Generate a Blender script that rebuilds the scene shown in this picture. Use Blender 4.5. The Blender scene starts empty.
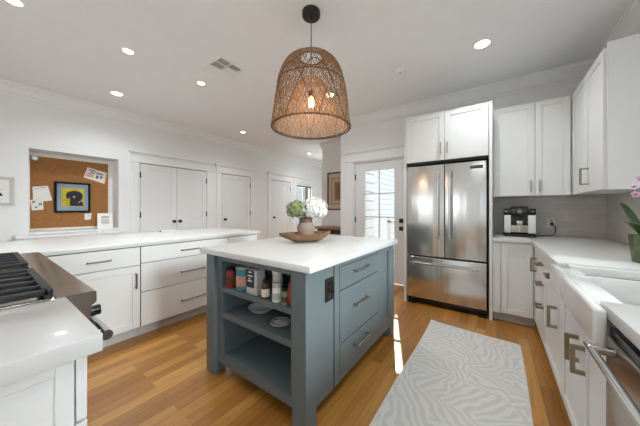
import bpy, bmesh, math, random
from mathutils import Matrix, Vector
random.seed(7)
sc = bpy.context.scene
COL = sc.collection
PI = math.pi

# ------------------------------------------------------------------ camera
FPX, CX, HY, EYE = 246.0, 320.0, 208.8, 1.235
YAW = math.atan(176.0 / FPX)
cam = bpy.data.cameras.new('camera')
cam.sensor_fit = 'HORIZONTAL'; cam.sensor_width = 36.0
cam.lens = 36.0 * FPX / 640.0
cam.shift_y = -(HY - 213.0) / 640.0 * -1.0
cam.clip_start = 0.02
camo = bpy.data.objects.new('camera', cam); COL.objects.link(camo)
camo.location = (0, 0, EYE); camo.rotation_euler = (PI / 2, 0, YAW)
sc.camera = camo

# ------------------------------------------------------------------ world, sun, daylight, exposure
sc.view_settings.view_transform = 'Standard'; sc.view_settings.look = 'None'
sc.view_settings.gamma = 1.0; sc.view_settings.use_curve_mapping = False
sc.view_settings.exposure = 1.22
sc.cycles.use_denoising = True
sc.cycles.max_bounces = 8; sc.cycles.diffuse_bounces = 5
sc.cycles.sample_clamp_indirect = 6.0
wd = bpy.data.worlds.new('sky'); sc.world = wd; wd.use_nodes = True
bg = wd.node_tree.nodes['Background']
bg.inputs['Color'].default_value = (0.86, 0.93, 1.0, 1); bg.inputs['Strength'].default_value = 0.55
sun = bpy.data.lights.new('sun', 'SUN'); sun.energy = 3.6; sun.angle = 0.01; sun.color = (1.0, 0.88, 0.72)
suno = bpy.data.objects.new('sun', sun); COL.objects.link(suno)
suno.rotation_euler = Vector((0.37, -1.0, -0.87)).to_track_quat('-Z', 'Y').to_euler()
suno.location = (-3, 9, 6)


def area(name, loc, direction, sx, sy, power, color=(1, 1, 1)):
    l = bpy.data.lights.new(name, 'AREA'); l.shape = 'RECTANGLE'; l.size = sx; l.size_y = sy
    l.energy = power; l.color = color
    o = bpy.data.objects.new(name, l); COL.objects.link(o); o.location = loc
    o.rotation_euler = Vector(direction).to_track_quat('-Z', 'Y').to_euler()
    return o


area('sink_window_daylight', (5.0, 1.3, 3.15), (-1, 0.02, -0.3), 1.7, 1.5, 215, (0.9, 0.96, 1.0))
area('side_window_fill', (1.3, -1.3, 1.5), (-1, -0.05, 0.12), 1.5, 1.6, 13, (0.84, 0.92, 1.0))  # added fill lamp at an unseen window beside the camera
area('rear_window_fill', (-2.4, -2.95, 1.6), (0, 1, -0.05), 2.3, 1.4, 8, (1.0, 0.96, 0.92))  # added fill lamp at an unseen window behind the camera
area('hall_window_daylight', (-5.35, 6.2, 1.5), (1, 0, -0.1), 0.7, 1.3, 20, (0.92, 0.96, 1.0))

# ------------------------------------------------------------------ materials


def new_mat(name):
    m = bpy.data.materials.new(name); m.use_nodes = True
    nt = m.node_tree
    return m, nt, nt.nodes['Principled BSDF']


def srgb(c):
    return tuple((x / 255 / 12.92 if x / 255 <= .04045 else ((x / 255 + .055) / 1.055) ** 2.4) for x in c)


def pm(name, col, rough=.5, metal=0.0, var=0.03, scale=6.0, bump=0.0, bscale=60.0, emit=0.0, trans=0.0, spec=.5, coat=0.0):
    """procedural material: colour with faint noise variation, optional fine bump"""
    m, nt, p = new_mat(name)
    c = srgb(col)
    tc = nt.nodes.new('ShaderNodeTexCoord')
    if var > 0:
        n = nt.nodes.new('ShaderNodeTexNoise'); n.inputs['Scale'].default_value = scale; n.inputs['Detail'].default_value = 3
        nt.links.new(tc.outputs['Object'], n.inputs['Vector'])
        r = nt.nodes.new('ShaderNodeValToRGB')
        r.color_ramp.elements[0].position = .3; r.color_ramp.elements[1].position = .7
        r.color_ramp.elements[0].color = tuple(x * (1 - var) for x in c) + (1,)
        r.color_ramp.elements[1].color = tuple(min(1, x * (1 + var)) for x in c) + (1,)
        nt.links.new(n.outputs['Fac'], r.inputs['Fac']); nt.links.new(r.outputs['Color'], p.inputs['Base Color'])
    else:
        p.inputs['Base Color'].default_value = c + (1,)
    p.inputs['Roughness'].default_value = rough; p.inputs['Metallic'].default_value = metal
    p.inputs['Specular IOR Level'].default_value = spec
    p.inputs['Coat Weight'].default_value = coat
    if trans: p.inputs['Transmission Weight'].default_value = trans
    if emit:
        p.inputs['Emission Color'].default_value = c + (1,); p.inputs['Emission Strength'].default_value = emit
    if bump:
        n2 = nt.nodes.new('ShaderNodeTexNoise'); n2.inputs['Scale'].default_value = bscale; n2.inputs['Detail'].default_value = 4
        nt.links.new(tc.outputs['Object'], n2.inputs['Vector'])
        b = nt.nodes.new('ShaderNodeBump'); b.inputs['Strength'].default_value = bump; b.inputs['Distance'].default_value = .01
        nt.links.new(n2.outputs['Fac'], b.inputs['Height']); nt.links.new(b.outputs['Normal'], p.inputs['Normal'])
    return m


M = {}
M['wall'] = pm('wall_paint', (234, 234, 233), .6, var=.01, bump=.03, bscale=120)
M['ceil'] = pm('ceiling_paint', (239, 240, 241), .7, var=.01, bump=.02, bscale=100)
M['trim'] = pm('trim_paint', (236, 236, 235), .4, var=.008)
M['door'] = pm('door_paint', (230, 230, 229), .4, var=.008)
M['cab'] = pm('cabinet_paint', (232, 232, 230), .35, var=.006)
M['gap'] = pm('gap_shade', (60, 60, 60), .8, var=0)  # dark grey that stands in for shade in seams and behind louvres
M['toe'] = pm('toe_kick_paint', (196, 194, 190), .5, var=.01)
M['quartz'] = pm('white_quartz', (218, 217, 214), .28, var=.015, scale=14, coat=.2)
M['blue'] = pm('island_blue_grey', (106, 117, 120), .38, var=.015, scale=5)
M['bluein'] = M['blue']
M['black'] = pm('black_metal', (22, 22, 23), .4, var=.05)
M['iron'] = pm('cast_iron', (17, 17, 19), .55, var=.15, bump=.2, bscale=90)
M['blackp'] = pm('black_gloss', (16, 16, 18), .15, var=.05)
M['nickel'] = pm('brushed_nickel', (176, 170, 160), .32, 1.0, var=.04, scale=30)
M['pewter'] = pm('pewter', (120, 112, 104), .38, 1.0, var=.05, scale=30)
M['chrome'] = pm('polished_steel', (205, 205, 205), .14, 1.0, var=.02)
M['bronze'] = pm('warm_nickel', (160, 146, 124), .34, 1.0, var=.05, scale=30)
M['porc'] = pm('white_fireclay', (234, 233, 230), .08, var=.004, coat=.6)
M['white'] = pm('white_plastic', (238, 237, 234), .4, var=.01)
M['paper'] = pm('paper', (236, 234, 228), .8, var=.02, scale=20)
M['paperw'] = pm('cream_paper', (238, 226, 210), .8, var=.04, scale=20)
M['ink'] = pm('ink', (92, 98, 120), .8, var=.1)
M['inkdark'] = pm('dark_ink', (60, 56, 54), .8, var=.1)
M['tan'] = pm('tan_ink', (200, 160, 128), .8, var=.1)
M['pinkink'] = pm('pink_ink', (222, 168, 176), .8, var=.1)
M['greenink'] = pm('green_ink', (120, 148, 110), .8, var=.1)
M['frameblack'] = pm('frame_black', (12, 12, 14), .6, var=.05, spec=.2)
M['cork'] = pm('cork', (160, 110, 62), .9, var=.16, scale=55, bump=.25, bscale=150)
M['lens'] = pm('lit_lens', (255, 246, 232), .5, var=0, emit=4)
M['bulb'] = pm('lit_bulb', (255, 190, 110), .4, var=0, emit=12)
M['rattan'] = pm('rattan', (150, 112, 76), .6, var=.2, scale=40)
M['rattand'] = pm('dark_rattan', (92, 62, 40), .6, var=.2, scale=40)
M['rattanc'] = pm('inner_rattan', (184, 134, 84), .6, var=.2, scale=40)
M['bowlwood'] = pm('bowl_wood', (122, 92, 62), .55, var=.35, scale=16, bump=.2, bscale=30)
M['clay'] = pm('vase_clay', (156, 136, 124), .75, var=.1, scale=18, bump=.25, bscale=50)
M['claytop'] = pm('vase_glaze', (100, 74, 58), .5, var=.12, scale=25)
M['petalw'] = pm('white_petals', (246, 246, 242), .6, var=.03, scale=40)
M['petalg'] = pm('green_petals', (136, 144, 100), .6, var=.55, scale=38)
M['leaf'] = pm('leaf_green', (52, 82, 40), .35, var=.2, scale=20)
M['leafpale'] = pm('pale_core', (196, 204, 176), .7, var=.1)
M['stem'] = pm('stem_green', (84, 96, 52), .5, var=.15)
M['orchid'] = pm('orchid_pink', (190, 146, 172), .5, var=.18, scale=50)
M['orchidd'] = pm('orchid_magenta', (140, 48, 92), .5, var=.1, scale=50)
M['pot'] = pm('green_glazed_pot', (84, 92, 62), .12, var=.35, scale=22, coat=.4)
M['soil'] = pm('bark', (70, 52, 38), .9, var=.3, scale=50)
M['wood'] = pm('console_wood', (150, 118, 88), .5, var=.2, scale=20)
M['darkw'] = pm('dark_wood', (58, 46, 40), .5, var=.2, scale=20)
M['artbeige'] = pm('art_beige', (206, 188, 166), .8, var=.04)
M['arttan'] = pm('art_tan', (176, 148, 122), .8, var=.06)
M['artbrown'] = pm('art_brown', (140, 112, 92), .8, var=.08)
M['matblue'] = pm('mat_blue', (138, 156, 172), .7, var=.1, scale=3)
M['yellow'] = pm('yellow_paint', (196, 172, 48), .7, var=.25, scale=14)
M['dogblack'] = pm('dog_black', (34, 34, 44), .7, var=.35, scale=30)
M['goldlip'] = pm('gold_fillet', (190, 168, 96), .5, var=.05)
M['red'] = pm('red_label', (150, 52, 44), .5, var=.2, scale=40)
M['spice'] = pm('spice_brown', (104, 62, 40), .6, var=.3, scale=60)
M['teal'] = pm('teal_label', (74, 140, 160), .5, var=.1)
M['peach'] = pm('peach_label', (214, 160, 134), .5, var=.25, scale=40)
M['navy'] = pm('navy_carton', (44, 50, 66), .5, var=.12)
M['lgrey'] = pm('pale_carton', (196, 194, 192), .6, var=.05)
M['amber'] = pm('amber_jar', (92, 54, 30), .2, var=.2)
M['greige'] = pm('greige_ceramic', (206, 200, 190), .35, var=.03)
M['siding'] = pm('siding_white', (236, 238, 240), .6, var=.02)
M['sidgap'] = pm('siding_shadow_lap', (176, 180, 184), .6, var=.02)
M['extgrey'] = pm('pale_blue_grey', (176, 190, 198), .7, var=.1)
M['extbrown'] = pm('brown_board', (110, 96, 86), .7, var=.1)
M['deck'] = pm('deck_boards', (150, 140, 128), .7, var=.15)
M['deckrail'] = pm('railing_white', (240, 238, 234), .5, var=.01)
M['wpine'] = pm('orange_tan_print', (210, 170, 118), .6, var=.08)  # colour of the orange shape in the framed print


def mat_glass():
    m, nt, p = new_mat('window_glass')
    out = nt.nodes['Material Output']
    tr = nt.nodes.new('ShaderNodeBsdfTransparent'); tr.inputs['Color'].default_value = (.96, .98, .98, 1)
    gl = nt.nodes.new('ShaderNodeBsdfGlossy'); gl.inputs['Roughness'].default_value = .02
    mx = nt.nodes.new('ShaderNodeMixShader'); mx.inputs[0].default_value = .05
    nt.links.new(tr.outputs[0], mx.inputs[1]); nt.links.new(gl.outputs[0], mx.inputs[2])
    nt.links.new(mx.outputs[0], out.inputs['Surface'])
    return m


M['glass'] = mat_glass()


def mat_floor():
    m, nt, p = new_mat('oak_strip_floor')
    L = nt.links.new
    tc = nt.nodes.new('ShaderNodeTexCoord')
    sep = nt.nodes.new('ShaderNodeSeparateXYZ'); L(tc.outputs['Object'], sep.inputs[0])
    cmb = nt.nodes.new('ShaderNodeCombineXYZ'); L(sep.outputs['Y'], cmb.inputs['X']); L(sep.outputs['X'], cmb.inputs['Y'])
    br = nt.nodes.new('ShaderNodeTexBrick')
    br.offset = .37; br.offset_frequency = 2
    br.inputs['Scale'].default_value = 1.0; br.inputs['Brick Width'].default_value = 1.15; br.inputs['Row Height'].default_value = .083
    br.inputs['Mortar Size'].default_value = .0012; br.inputs['Mortar Smooth'].default_value = .2; br.inputs['Bias'].default_value = 0
    br.inputs['Color1'].default_value = (0, 0, 0, 1); br.inputs['Color2'].default_value = (1, 1, 1, 1); br.inputs['Mortar'].default_value = (.5, .5, .5, 1)
    L(cmb.outputs[0], br.inputs['Vector'])
    # per-plank tone
    ramp = nt.nodes.new('ShaderNodeValToRGB')
    e = ramp.color_ramp.elements
    e[0].position = 0; e[0].color = srgb((158, 104, 42)) + (1,)
    e[1].position = 1; e[1].color = srgb((196, 144, 72)) + (1,)
    k = e.new(.5); k.color = srgb((178, 123, 54)) + (1,)
    L(br.outputs['Color'], ramp.inputs['Fac'])
    # grain
    mp = nt.nodes.new('ShaderNodeMapping'); mp.inputs['Scale'].default_value = (38, 2.2, 1)
    addv = nt.nodes.new('ShaderNodeVectorMath'); addv.operation = 'ADD'
    sc_ = nt.nodes.new('ShaderNodeVectorMath'); sc_.operation = 'SCALE'; sc_.inputs['Scale'].default_value = 7.3
    L(br.outputs['Color'], sc_.inputs[0]); L(tc.outputs['Object'], addv.inputs[0]); L(sc_.outputs[0], addv.inputs[1])
    L(addv.outputs[0], mp.inputs['Vector'])
    nz = nt.nodes.new('ShaderNodeTexNoise'); nz.inputs['Scale'].default_value = 1.0; nz.inputs['Detail'].default_value = 5; nz.inputs['Distortion'].default_value = 1.2
    L(mp.outputs[0], nz.inputs['Vector'])
    gr = nt.nodes.new('ShaderNodeValToRGB')
    gr.color_ramp.elements[0].position = .32; gr.color_ramp.elements[0].color = (.74, .68, .60, 1)
    gr.color_ramp.elements[1].position = .62; gr.color_ramp.elements[1].color = (1.04, 1.03, 1.02, 1)
    L(nz.outputs['Fac'], gr.inputs['Fac'])
    mu = nt.nodes.new('ShaderNodeMix'); mu.data_type = 'RGBA'; mu.blend_type = 'MULTIPLY'; mu.inputs[0].default_value = .85
    L(ramp.outputs['Color'], mu.inputs[6]); L(gr.outputs['Color'], mu.inputs[7])
    dk = nt.nodes.new('ShaderNodeMix'); dk.data_type = 'RGBA'; dk.blend_type = 'MIX'
    L(br.outputs['Fac'], dk.inputs[0]); L(mu.outputs[2], dk.inputs[6]); dk.inputs[7].default_value = srgb((126, 84, 44)) + (1,)
    L(dk.outputs[2], p.inputs['Base Color'])
    p.inputs['Roughness'].default_value = .33
    p.inputs['Coat Weight'].default_value = .15; p.inputs['Coat Roughness'].default_value = .2
    b = nt.nodes.new('ShaderNodeBump'); b.inputs['Strength'].default_value = .12; b.inputs['Distance'].default_value = .004
    L(nz.outputs['Fac'], b.inputs['Height']); L(b.outputs['Normal'], p.inputs['Normal'])
    return m


M['floor'] = mat_floor()


def mat_steel(name='brushed_stainless', axis='Z', col=(222, 222, 221), rough=.22, wav=.14):
    m, nt, p = new_mat(name)
    L = nt.links.new
    tc = nt.nodes.new('ShaderNodeTexCoord')
    mp = nt.nodes.new('ShaderNodeMapping')
    s = (9, 9, .35) if axis == 'Z' else (.6, .6, 14)
    mp.inputs['Scale'].default_value = s
    L(tc.outputs['Object'], mp.inputs['Vector'])
    nz = nt.nodes.new('ShaderNodeTexNoise'); nz.inputs['Scale'].default_value = 1; nz.inputs['Detail'].default_value = 1.5
    L(mp.outputs[0], nz.inputs['Vector'])
    b = nt.nodes.new('ShaderNodeBump'); b.inputs['Strength'].default_value = wav; b.inputs['Distance'].default_value = .05
    L(nz.outputs['Fac'], b.inputs['Height']); L(b.outputs['Normal'], p.inputs['Normal'])
    mp2 = nt.nodes.new('ShaderNodeMapping'); mp2.inputs['Scale'].default_value = (320, 320, 3) if axis == 'Z' else (4, 4, 320)
    L(tc.outputs['Object'], mp2.inputs['Vector'])
    n2 = nt.nodes.new('ShaderNodeTexNoise'); n2.inputs['Scale'].default_value = 1; n2.inputs['Detail'].default_value = 2
    L(mp2.outputs[0], n2.inputs['Vector'])
    r = nt.nodes.new('ShaderNodeMapRange'); r.inputs['To Min'].default_value = rough - .05; r.inputs['To Max'].default_value = rough + .08
    L(n2.outputs['Fac'], r.inputs['Value']); L(r.outputs[0], p.inputs['Roughness'])
    p.inputs['Base Color'].default_value = srgb(col) + (1,); p.inputs['Metallic'].default_value = 1
    return m


M['steel'] = mat_steel()
M['steelh'] = mat_steel('brushed_stainless_flat', 'H', (168, 160, 152), .22, .02)


def mat_tile():
    m, nt, p = new_mat('glazed_wall_tile')
    L = nt.links.new
    tc = nt.nodes.new('ShaderNodeTexCoord')
    sep = nt.nodes.new('ShaderNodeSeparateXYZ'); L(tc.outputs['Object'], sep.inputs[0])
    ad = nt.nodes.new('ShaderNodeMath'); ad.operation = 'ADD'; L(sep.outputs['X'], ad.inputs[0]); L(sep.outputs['Y'], ad.inputs[1])
    cmb = nt.nodes.new('ShaderNodeCombineXYZ'); L(ad.outputs[0], cmb.inputs['X']); L(sep.outputs['Z'], cmb.inputs['Y'])
    br = nt.nodes.new('ShaderNodeTexBrick'); br.offset = .5
    br.inputs['Scale'].default_value = 1; br.inputs['Brick Width'].default_value = .2; br.inputs['Row Height'].default_value = .1
    br.inputs['Mortar Size'].default_value = .0018; br.inputs['Mortar Smooth'].default_value = .3
    br.inputs['Color1'].default_value = srgb((204, 197, 187)) + (1,); br.inputs['Color2'].default_value = srgb((212, 206, 197)) + (1,)
    br.inputs['Mortar'].default_value = srgb((224, 220, 214)) + (1,)
    L(cmb.outputs[0], br.inputs['Vector'])
    L(br.outputs['Color'], p.inputs['Base Color'])
    nz = nt.nodes.new('ShaderNodeTexNoise'); nz.inputs['Scale'].default_value = 9; L(tc.outputs['Object'], nz.inputs['Vector'])
    mx = nt.nodes.new('ShaderNodeMath'); mx.operation = 'SUBTRACT'; L(nz.outputs['Fac'], mx.inputs[0]); L(br.outputs['Fac'], mx.inputs[1])
    b = nt.nodes.new('ShaderNodeBump'); b.inputs['Strength'].default_value = .35; b.inputs['Distance'].default_value = .006
    L(mx.outputs[0], b.inputs['Height']); L(b.outputs['Normal'], p.inputs['Normal'])
    p.inputs['Roughness'].default_value = .12
    return m


M['tile'] = mat_tile()


def mat_rug():
    m, nt, p = new_mat('rug_maze_weave')
    L = nt.links.new
    tc = nt.nodes.new('ShaderNodeTexCoord')
    mp = nt.nodes.new('ShaderNodeMapping'); mp.inputs['Scale'].default_value = (1.0, 1.0, 1); mp.inputs['Location'].default_value = (3.1, 1.7, 0)
    L(tc.outputs['Object'], mp.inputs['Vector'])
    nz = nt.nodes.new('ShaderNodeTexNoise'); nz.inputs['Scale'].default_value = 5.5; nz.inputs['Detail'].default_value = 1.0
    L(mp.outputs[0], nz.inputs['Vector'])
    of = nt.nodes.new('ShaderNodeVectorMath'); of.operation = 'MULTIPLY_ADD'
    of.inputs[1].default_value = (.16, .16, 0); L(nz.outputs['Color'], of.inputs[0]); L(mp.outputs[0], of.inputs[2])
    vo = nt.nodes.new('ShaderNodeTexVoronoi'); vo.voronoi_dimensions = '2D'; vo.inputs['Scale'].default_value = 4.6
    L(of.outputs[0], vo.inputs['Vector'])
    sv = nt.nodes.new('ShaderNodeSeparateColor'); L(vo.outputs['Color'], sv.inputs[0])
    an = nt.nodes.new('ShaderNodeMath'); an.operation = 'MULTIPLY'; an.inputs[1].default_value = 6.283; L(sv.outputs[0], an.inputs[0])
    rt = nt.nodes.new('ShaderNodeVectorRotate'); rt.rotation_type = 'Z_AXIS'; L(of.outputs[0], rt.inputs['Vector']); L(an.outputs[0], rt.inputs['Angle'])
    sx = nt.nodes.new('ShaderNodeSeparateXYZ'); L(rt.outputs[0], sx.inputs[0])
    mu = nt.nodes.new('ShaderNodeMath'); mu.operation = 'MULTIPLY'; mu.inputs[1].default_value = 125; L(sx.outputs['X'], mu.inputs[0])
    sn = nt.nodes.new('ShaderNodeMath'); sn.operation = 'SINE'; L(mu.outputs[0], sn.inputs[0])
    r = nt.nodes.new('ShaderNodeValToRGB')
    r.color_ramp.elements[0].position = .38; r.color_ramp.elements[0].color = srgb((208, 205, 200)) + (1,)
    r.color_ramp.elements[1].position = .62; r.color_ramp.elements[1].color = srgb((221, 219, 214)) + (1,)
    mr = nt.nodes.new('ShaderNodeMapRange'); mr.inputs['From Min'].default_value = -1; L(sn.outputs[0], mr.inputs['Value'])
    L(mr.outputs[0], r.inputs['Fac']); L(r.outputs['Color'], p.inputs['Base Color'])
    p.inputs['Roughness'].default_value = .95
    f = nt.nodes.new('ShaderNodeTexNoise'); f.inputs['Scale'].default_value = 300; L(tc.outputs['Object'], f.inputs['Vector'])
    ad = nt.nodes.new('ShaderNodeMath'); ad.operation = 'ADD'; L(f.outputs['Fac'], ad.inputs[0]); L(mr.outputs[0], ad.inputs[1])
    b = nt.nodes.new('ShaderNodeBump'); b.inputs['Strength'].default_value = .3; b.inputs['Distance'].default_value = .004
    L(ad.outputs[0], b.inputs['Height']); L(b.outputs['Normal'], p.inputs['Normal'])
    return m


M['rug'] = mat_rug()
M['rugedge'] = pm('rug_binding', (222, 214, 202), .9, var=.04, scale=60)

# ------------------------------------------------------------------ builders
AX = {'X': (1, 0, 0), '-X': (-1, 0, 0), 'Y': (0, 1, 0), '-Y': (0, -1, 0)}


def FR(o, u, n):
    """local frame: x along u, y outward along n, z up"""
    u = Vector(AX[u]) if isinstance(u, str) else Vector(u)
    n = Vector(AX[n]) if isinstance(n, str) else Vector(n)
    m = Matrix.Identity(4)
    for i in range(3):
        m[i][0] = u[i]; m[i][1] = n[i]; m[i][2] = (0, 0, 1)[i]; m[i][3] = o[i]
    return m


ID = Matrix.Identity(4)


class MB:
    def __init__(self): self.bm = bmesh.new()

    def _xf(self, vs, T):
        if T is not None:
            for v in vs: v.co = T @ v.co

    def box(self, a, b, bev=0.0, T=None, seg=2):
        lo = [min(a[i], b[i]) for i in range(3)]; hi = [max(a[i], b[i]) for i in range(3)]
        t = bmesh.new()
        vs = [t.verts.new((x, y, z)) for z in (lo[2], hi[2]) for y in (lo[1], hi[1]) for x in (lo[0], hi[0])]
        for f in ((0, 2, 3, 1), (4, 5, 7, 6), (0, 1, 5, 4), (2, 6, 7, 3), (0, 4, 6, 2), (1, 3, 7, 5)):
            t.faces.new([vs[i] for i in f])
        if bev > 0:
            bmesh.ops.bevel(t, geom=list(t.edges), offset=bev, segments=seg, profile=.5, affect='EDGES', clamp_overlap=True)
        self.merge(t, T)
        return self

    def merge(self, t, T=None):
        self._xf(t.verts, T)
        mp = {}
        for v in t.verts: mp[v] = self.bm.verts.new(v.co)
        for f in t.faces:
            try: self.bm.faces.new([mp[v] for v in f.verts])
            except ValueError: pass
        t.free()

    def ring(self, c, r, ax1, ax2, seg, ry=None):
        ry = r if ry is None else ry
        return [self.bm.verts.new(c + ax1 * (r * math.cos(2 * PI * i / seg)) + ax2 * (ry * math.sin(2 * PI * i / seg))) for i in range(seg)]

    def skin(self, rings, cap=True, closed=False):
        n = len(rings[0])
        pairs = list(zip(rings, rings[1:])) + ([(rings[-1], rings[0])] if closed else [])
        for a, b in pairs:
            for i in range(n):
                j = (i + 1) % n
                try: self.bm.faces.new((a[i], a[j], b[j], b[i]))
                except ValueError: pass
        if cap and not closed:
            for r in (rings[0], rings[-1]):
                if len(r) > 2:
                    try: self.bm.faces.new(r)
                    except ValueError: pass

    def cyl(self, p0, p1, r, r2=None, seg=16, cap=True, T=None):
        return self.tube([p0, p1], [r, r if r2 is None else r2], seg, cap=cap, T=T)

    def tube(self, pts, r, seg=8, closed=False, cap=True, T=None):
        P = [Vector(p) for p in pts]
        if T is not None: P = [T @ p for p in P]
        R = r if isinstance(r, (list, tuple)) else [r] * len(P)
        rings = []; prev = None
        for i, p in enumerate(P):
            a = P[i - 1] if (i > 0 or closed) else P[i]
            b = P[(i + 1) % len(P)] if (i < len(P) - 1 or closed) else P[i]
            d = (b - a)
            d = d.normalized() if d.length > 1e-9 else Vector((0, 0, 1))
            if prev is None:
                x = d.orthogonal().normalized()
            else:
                x = (prev - d * prev.dot(d))
                x = x.normalized() if x.length > 1e-6 else d.orthogonal().normalized()
            prev = x
            rings.append(self.ring(p, R[i], x, d.cross(x), seg))
        self.skin(rings, cap, closed)
        return self

    def lathe(self, prof, c=(0, 0, 0), seg=32, cap=True, sx=1.0, sy=1.0):
        c = Vector(c)
        rings = [self.ring(c + Vector((0, 0, z)), r * sx, Vector((1, 0, 0)), Vector((0, 1, 0)), seg, r * sy) for r, z in prof]
        self.skin(rings, cap)
        return self

    def ngon(self, pts, T=None, depth=0.0):
        """extruded polygon: pts in (x, z) of frame T, from y=0 to y=depth"""
        a = [self.bm.verts.new((T or ID) @ Vector((x, 0, z))) for x, z in pts]
        if depth:
            b = [self.bm.verts.new((T or ID) @ Vector((x, depth, z))) for x, z in pts]
            self.skin([a, b])
        else:
            self.bm.faces.new(a)
        return self

    def shaker(self, T, w, h, t=.02, st=.058, rec=.009, rails=()):
        """framed door with recessed flat panels; rails = z heights of extra mid rails (centre, height)"""
        zs = [0.0]
        cells = []
        z0 = st
        for zc, hh in list(rails) + [(h - st / 2, st)]:
            cells.append((z0, zc - hh / 2)); z0 = zc + hh / 2
        self.box((0, -t, 0), (w, -rec, h), 0, T)
        self.box((0, -rec, 0), (st, 0, h), .0015, T, 1); self.box((w - st, -rec, 0), (w, 0, h), .0015, T, 1)
        bounds = [0] + [z for c in cells for z in c] + [h]
        for i in range(0, len(bounds), 2):
            self.box((st, -rec, bounds[i]), (w - st, -.0002, bounds[i + 1]), .001, T, 1)
        return self

    def build(self, name, mat, parent=None, smooth=40, label=None):
        me = bpy.data.meshes.new(name)
        bmesh.ops.recalc_face_normals(self.bm, faces=self.bm.faces)
        w = wloc(parent) if parent else Vector((0, 0, 0))
        if w.length: bmesh.ops.translate(self.bm, verts=self.bm.verts, vec=-w)
        self.bm.to_mesh(me); self.bm.free()
        me.materials.append(M[mat] if isinstance(mat, str) else mat)
        me.polygons.foreach_set('use_smooth', [True] * len(me.polygons))
        me.set_sharp_from_angle(angle=math.radians(smooth))
        o = bpy.data.objects.new(name, me); COL.objects.link(o)
        if parent: o.parent = parent
        if label: o['label'] = label
        return o


def wloc(o):
    v = Vector((0, 0, 0))
    while o is not None:
        v += o.location; o = o.parent
    return v


def tag(o, label=None, cat=None, group=None, kind=None):
    if label: o['label'] = label
    if cat: o['category'] = cat
    if group: o['group'] = group
    if kind: o['kind'] = kind
    return o


def thing(name, loc, label, cat, group=None):
    o = bpy.data.objects.new(name, None); COL.objects.link(o); o.location = loc; o.empty_display_size = .1
    return tag(o, label, cat, group)


def struct(name, loc=(0, 0, 0), label=None):
    o = bpy.data.objects.new(name, None); COL.objects.link(o); o.location = loc
    return tag(o, label, None, None, 'structure')


def smesh(mb, name, mat, label=None):
    return tag(mb.build(name, mat), label, None, None, 'structure')


def dup(root, loc, label, rotz=None):
    r = root.copy(); COL.objects.link(r); r.location = loc; r['label'] = label
    if rotz is not None: r.rotation_euler = (0, 0, rotz)
    for ch in list(root.children):
        c = ch.copy(); COL.objects.link(c); c.parent = r
        for g in list(ch.children):
            d = g.copy(); COL.objects.link(d); d.parent = c
    return r


def bar_pull(T, u, z, ln, vertical=False, off=.032, th=.010, post=.008, parent=None, mat='pewter', name='handle', round_=False, inset=.0):
    m = MB()
    h = ln / 2
    if vertical:
        ends = [(u, z - h + inset), (u, z + h - inset)]
        if round_: m.tube([(u, off, z - h), (u, off, z + h)], th / 2, 12, T=T)
        else: m.box((u - th / 2, off - th / 2, z - h), (u + th / 2, off + th / 2, z + h), .0015, T, 1)
    else:
        ends = [(u - h + inset, z), (u + h - inset, z)]
        if round_: m.tube([(u - h, off, z), (u + h, off, z)], th / 2, 12, T=T)
        else: m.box((u - h, off - th / 2, z - th / 2), (u + h, off + th / 2, z + th / 2), .0015, T, 1)
    for a, b in ends:
        if vertical: s = post / 2; b = b + (s if b < z else -s) * (0 if inset else 1)
        else: s = post / 2; a = a + (s if a < u else -s) * (0 if inset else 1)
        m.box((a - s, 0, b - s), (a + s, off, b + s), 0, T)
    return m.build(name, mat, parent)


# ------------------------------------------------------------------ room shell
ZC = 2.84           # ceiling height
XL, XR_, YB, YF, YH = -5.08, 0.97, 3.96, -2.7, 7.2
ND = 0.32           # niche depth
smesh(MB().box((XL - .5, YF - .2, -.1), (XR_ + .2, YB, 0)).box((XL - .5, YB, -.1), (-2.28, YH + .2, 0)), 'floor', 'floor', 'golden oak strip floor')
smesh(MB().box((XL - .5, YF - .2, ZC), (XR_ + .2, YB + .1, ZC + .12)).box((XL - .5, YB + .1, ZC), (-2.2, YH + .2, ZC + .12)), 'ceiling', 'ceil')

# left wall with the pin-board niche and a window near the far end
w = MB()
NY0, NY1, NZ0, NZ1 = .41, 1.372, .915, 2.05
WY0, WY1, WZ0, WZ1 = 5.85, 6.58, .6, 1.98
for y0, y1, z0, z1 in ((YF - .2, NY0, 0, ZC), (NY0, NY1, 0, NZ0), (NY0, NY1, NZ1, ZC), (NY1, WY0, 0, ZC), (WY0, WY1, 0, WZ0), (WY0, WY1, WZ1, ZC), (WY1, YH + .2, 0, ZC)):
    w.box((XL - .12, y0, z0), (XL, y1, z1))
w.box((XL - ND - .02, NY0 - .02, NZ0 - .02), (XL - ND, NY1 + .02, NZ1 + .02))
w.box((XL - ND, NY0 - .02, NZ0 - .02), (XL - .12, NY0, NZ1 + .02)); w.box((XL - ND, NY1, NZ0 - .02), (XL - .12, NY1 + .02, NZ1 + .02))
w.box((XL - ND, NY0, NZ0 - .02), (XL - .12, NY1, NZ0)); w.box((XL - ND, NY0, NZ1), (XL - .12, NY1, NZ1 + .02))
smesh(w, 'wall_left', 'wall')
# wall behind the fridge, with the glazed door opening
DX0, DX1, DZ = -2.09, -1.17, 2.065
w = MB()
w.box((-2.36, YB, 0), (DX0, YB + .16, ZC)); w.box((DX0, YB, DZ), (DX1, YB + .16, ZC)); w.box((DX1, YB, 0), (XR_ + .16, YB + .16, ZC))
smesh(w, 'wall_back', 'wall')
smesh(MB().box((-2.36, YB + .16, 0), (-2.2, 5.07, ZC)).box((-2.36, 5.07, 0), (-2.2, 5.17, 3.9)).box((-2.36, YB + .16, ZC), (-2.2, 5.07, 3.9)), 'wall_side', 'wall')  # upper part raised out of view to block some of the sun
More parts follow.
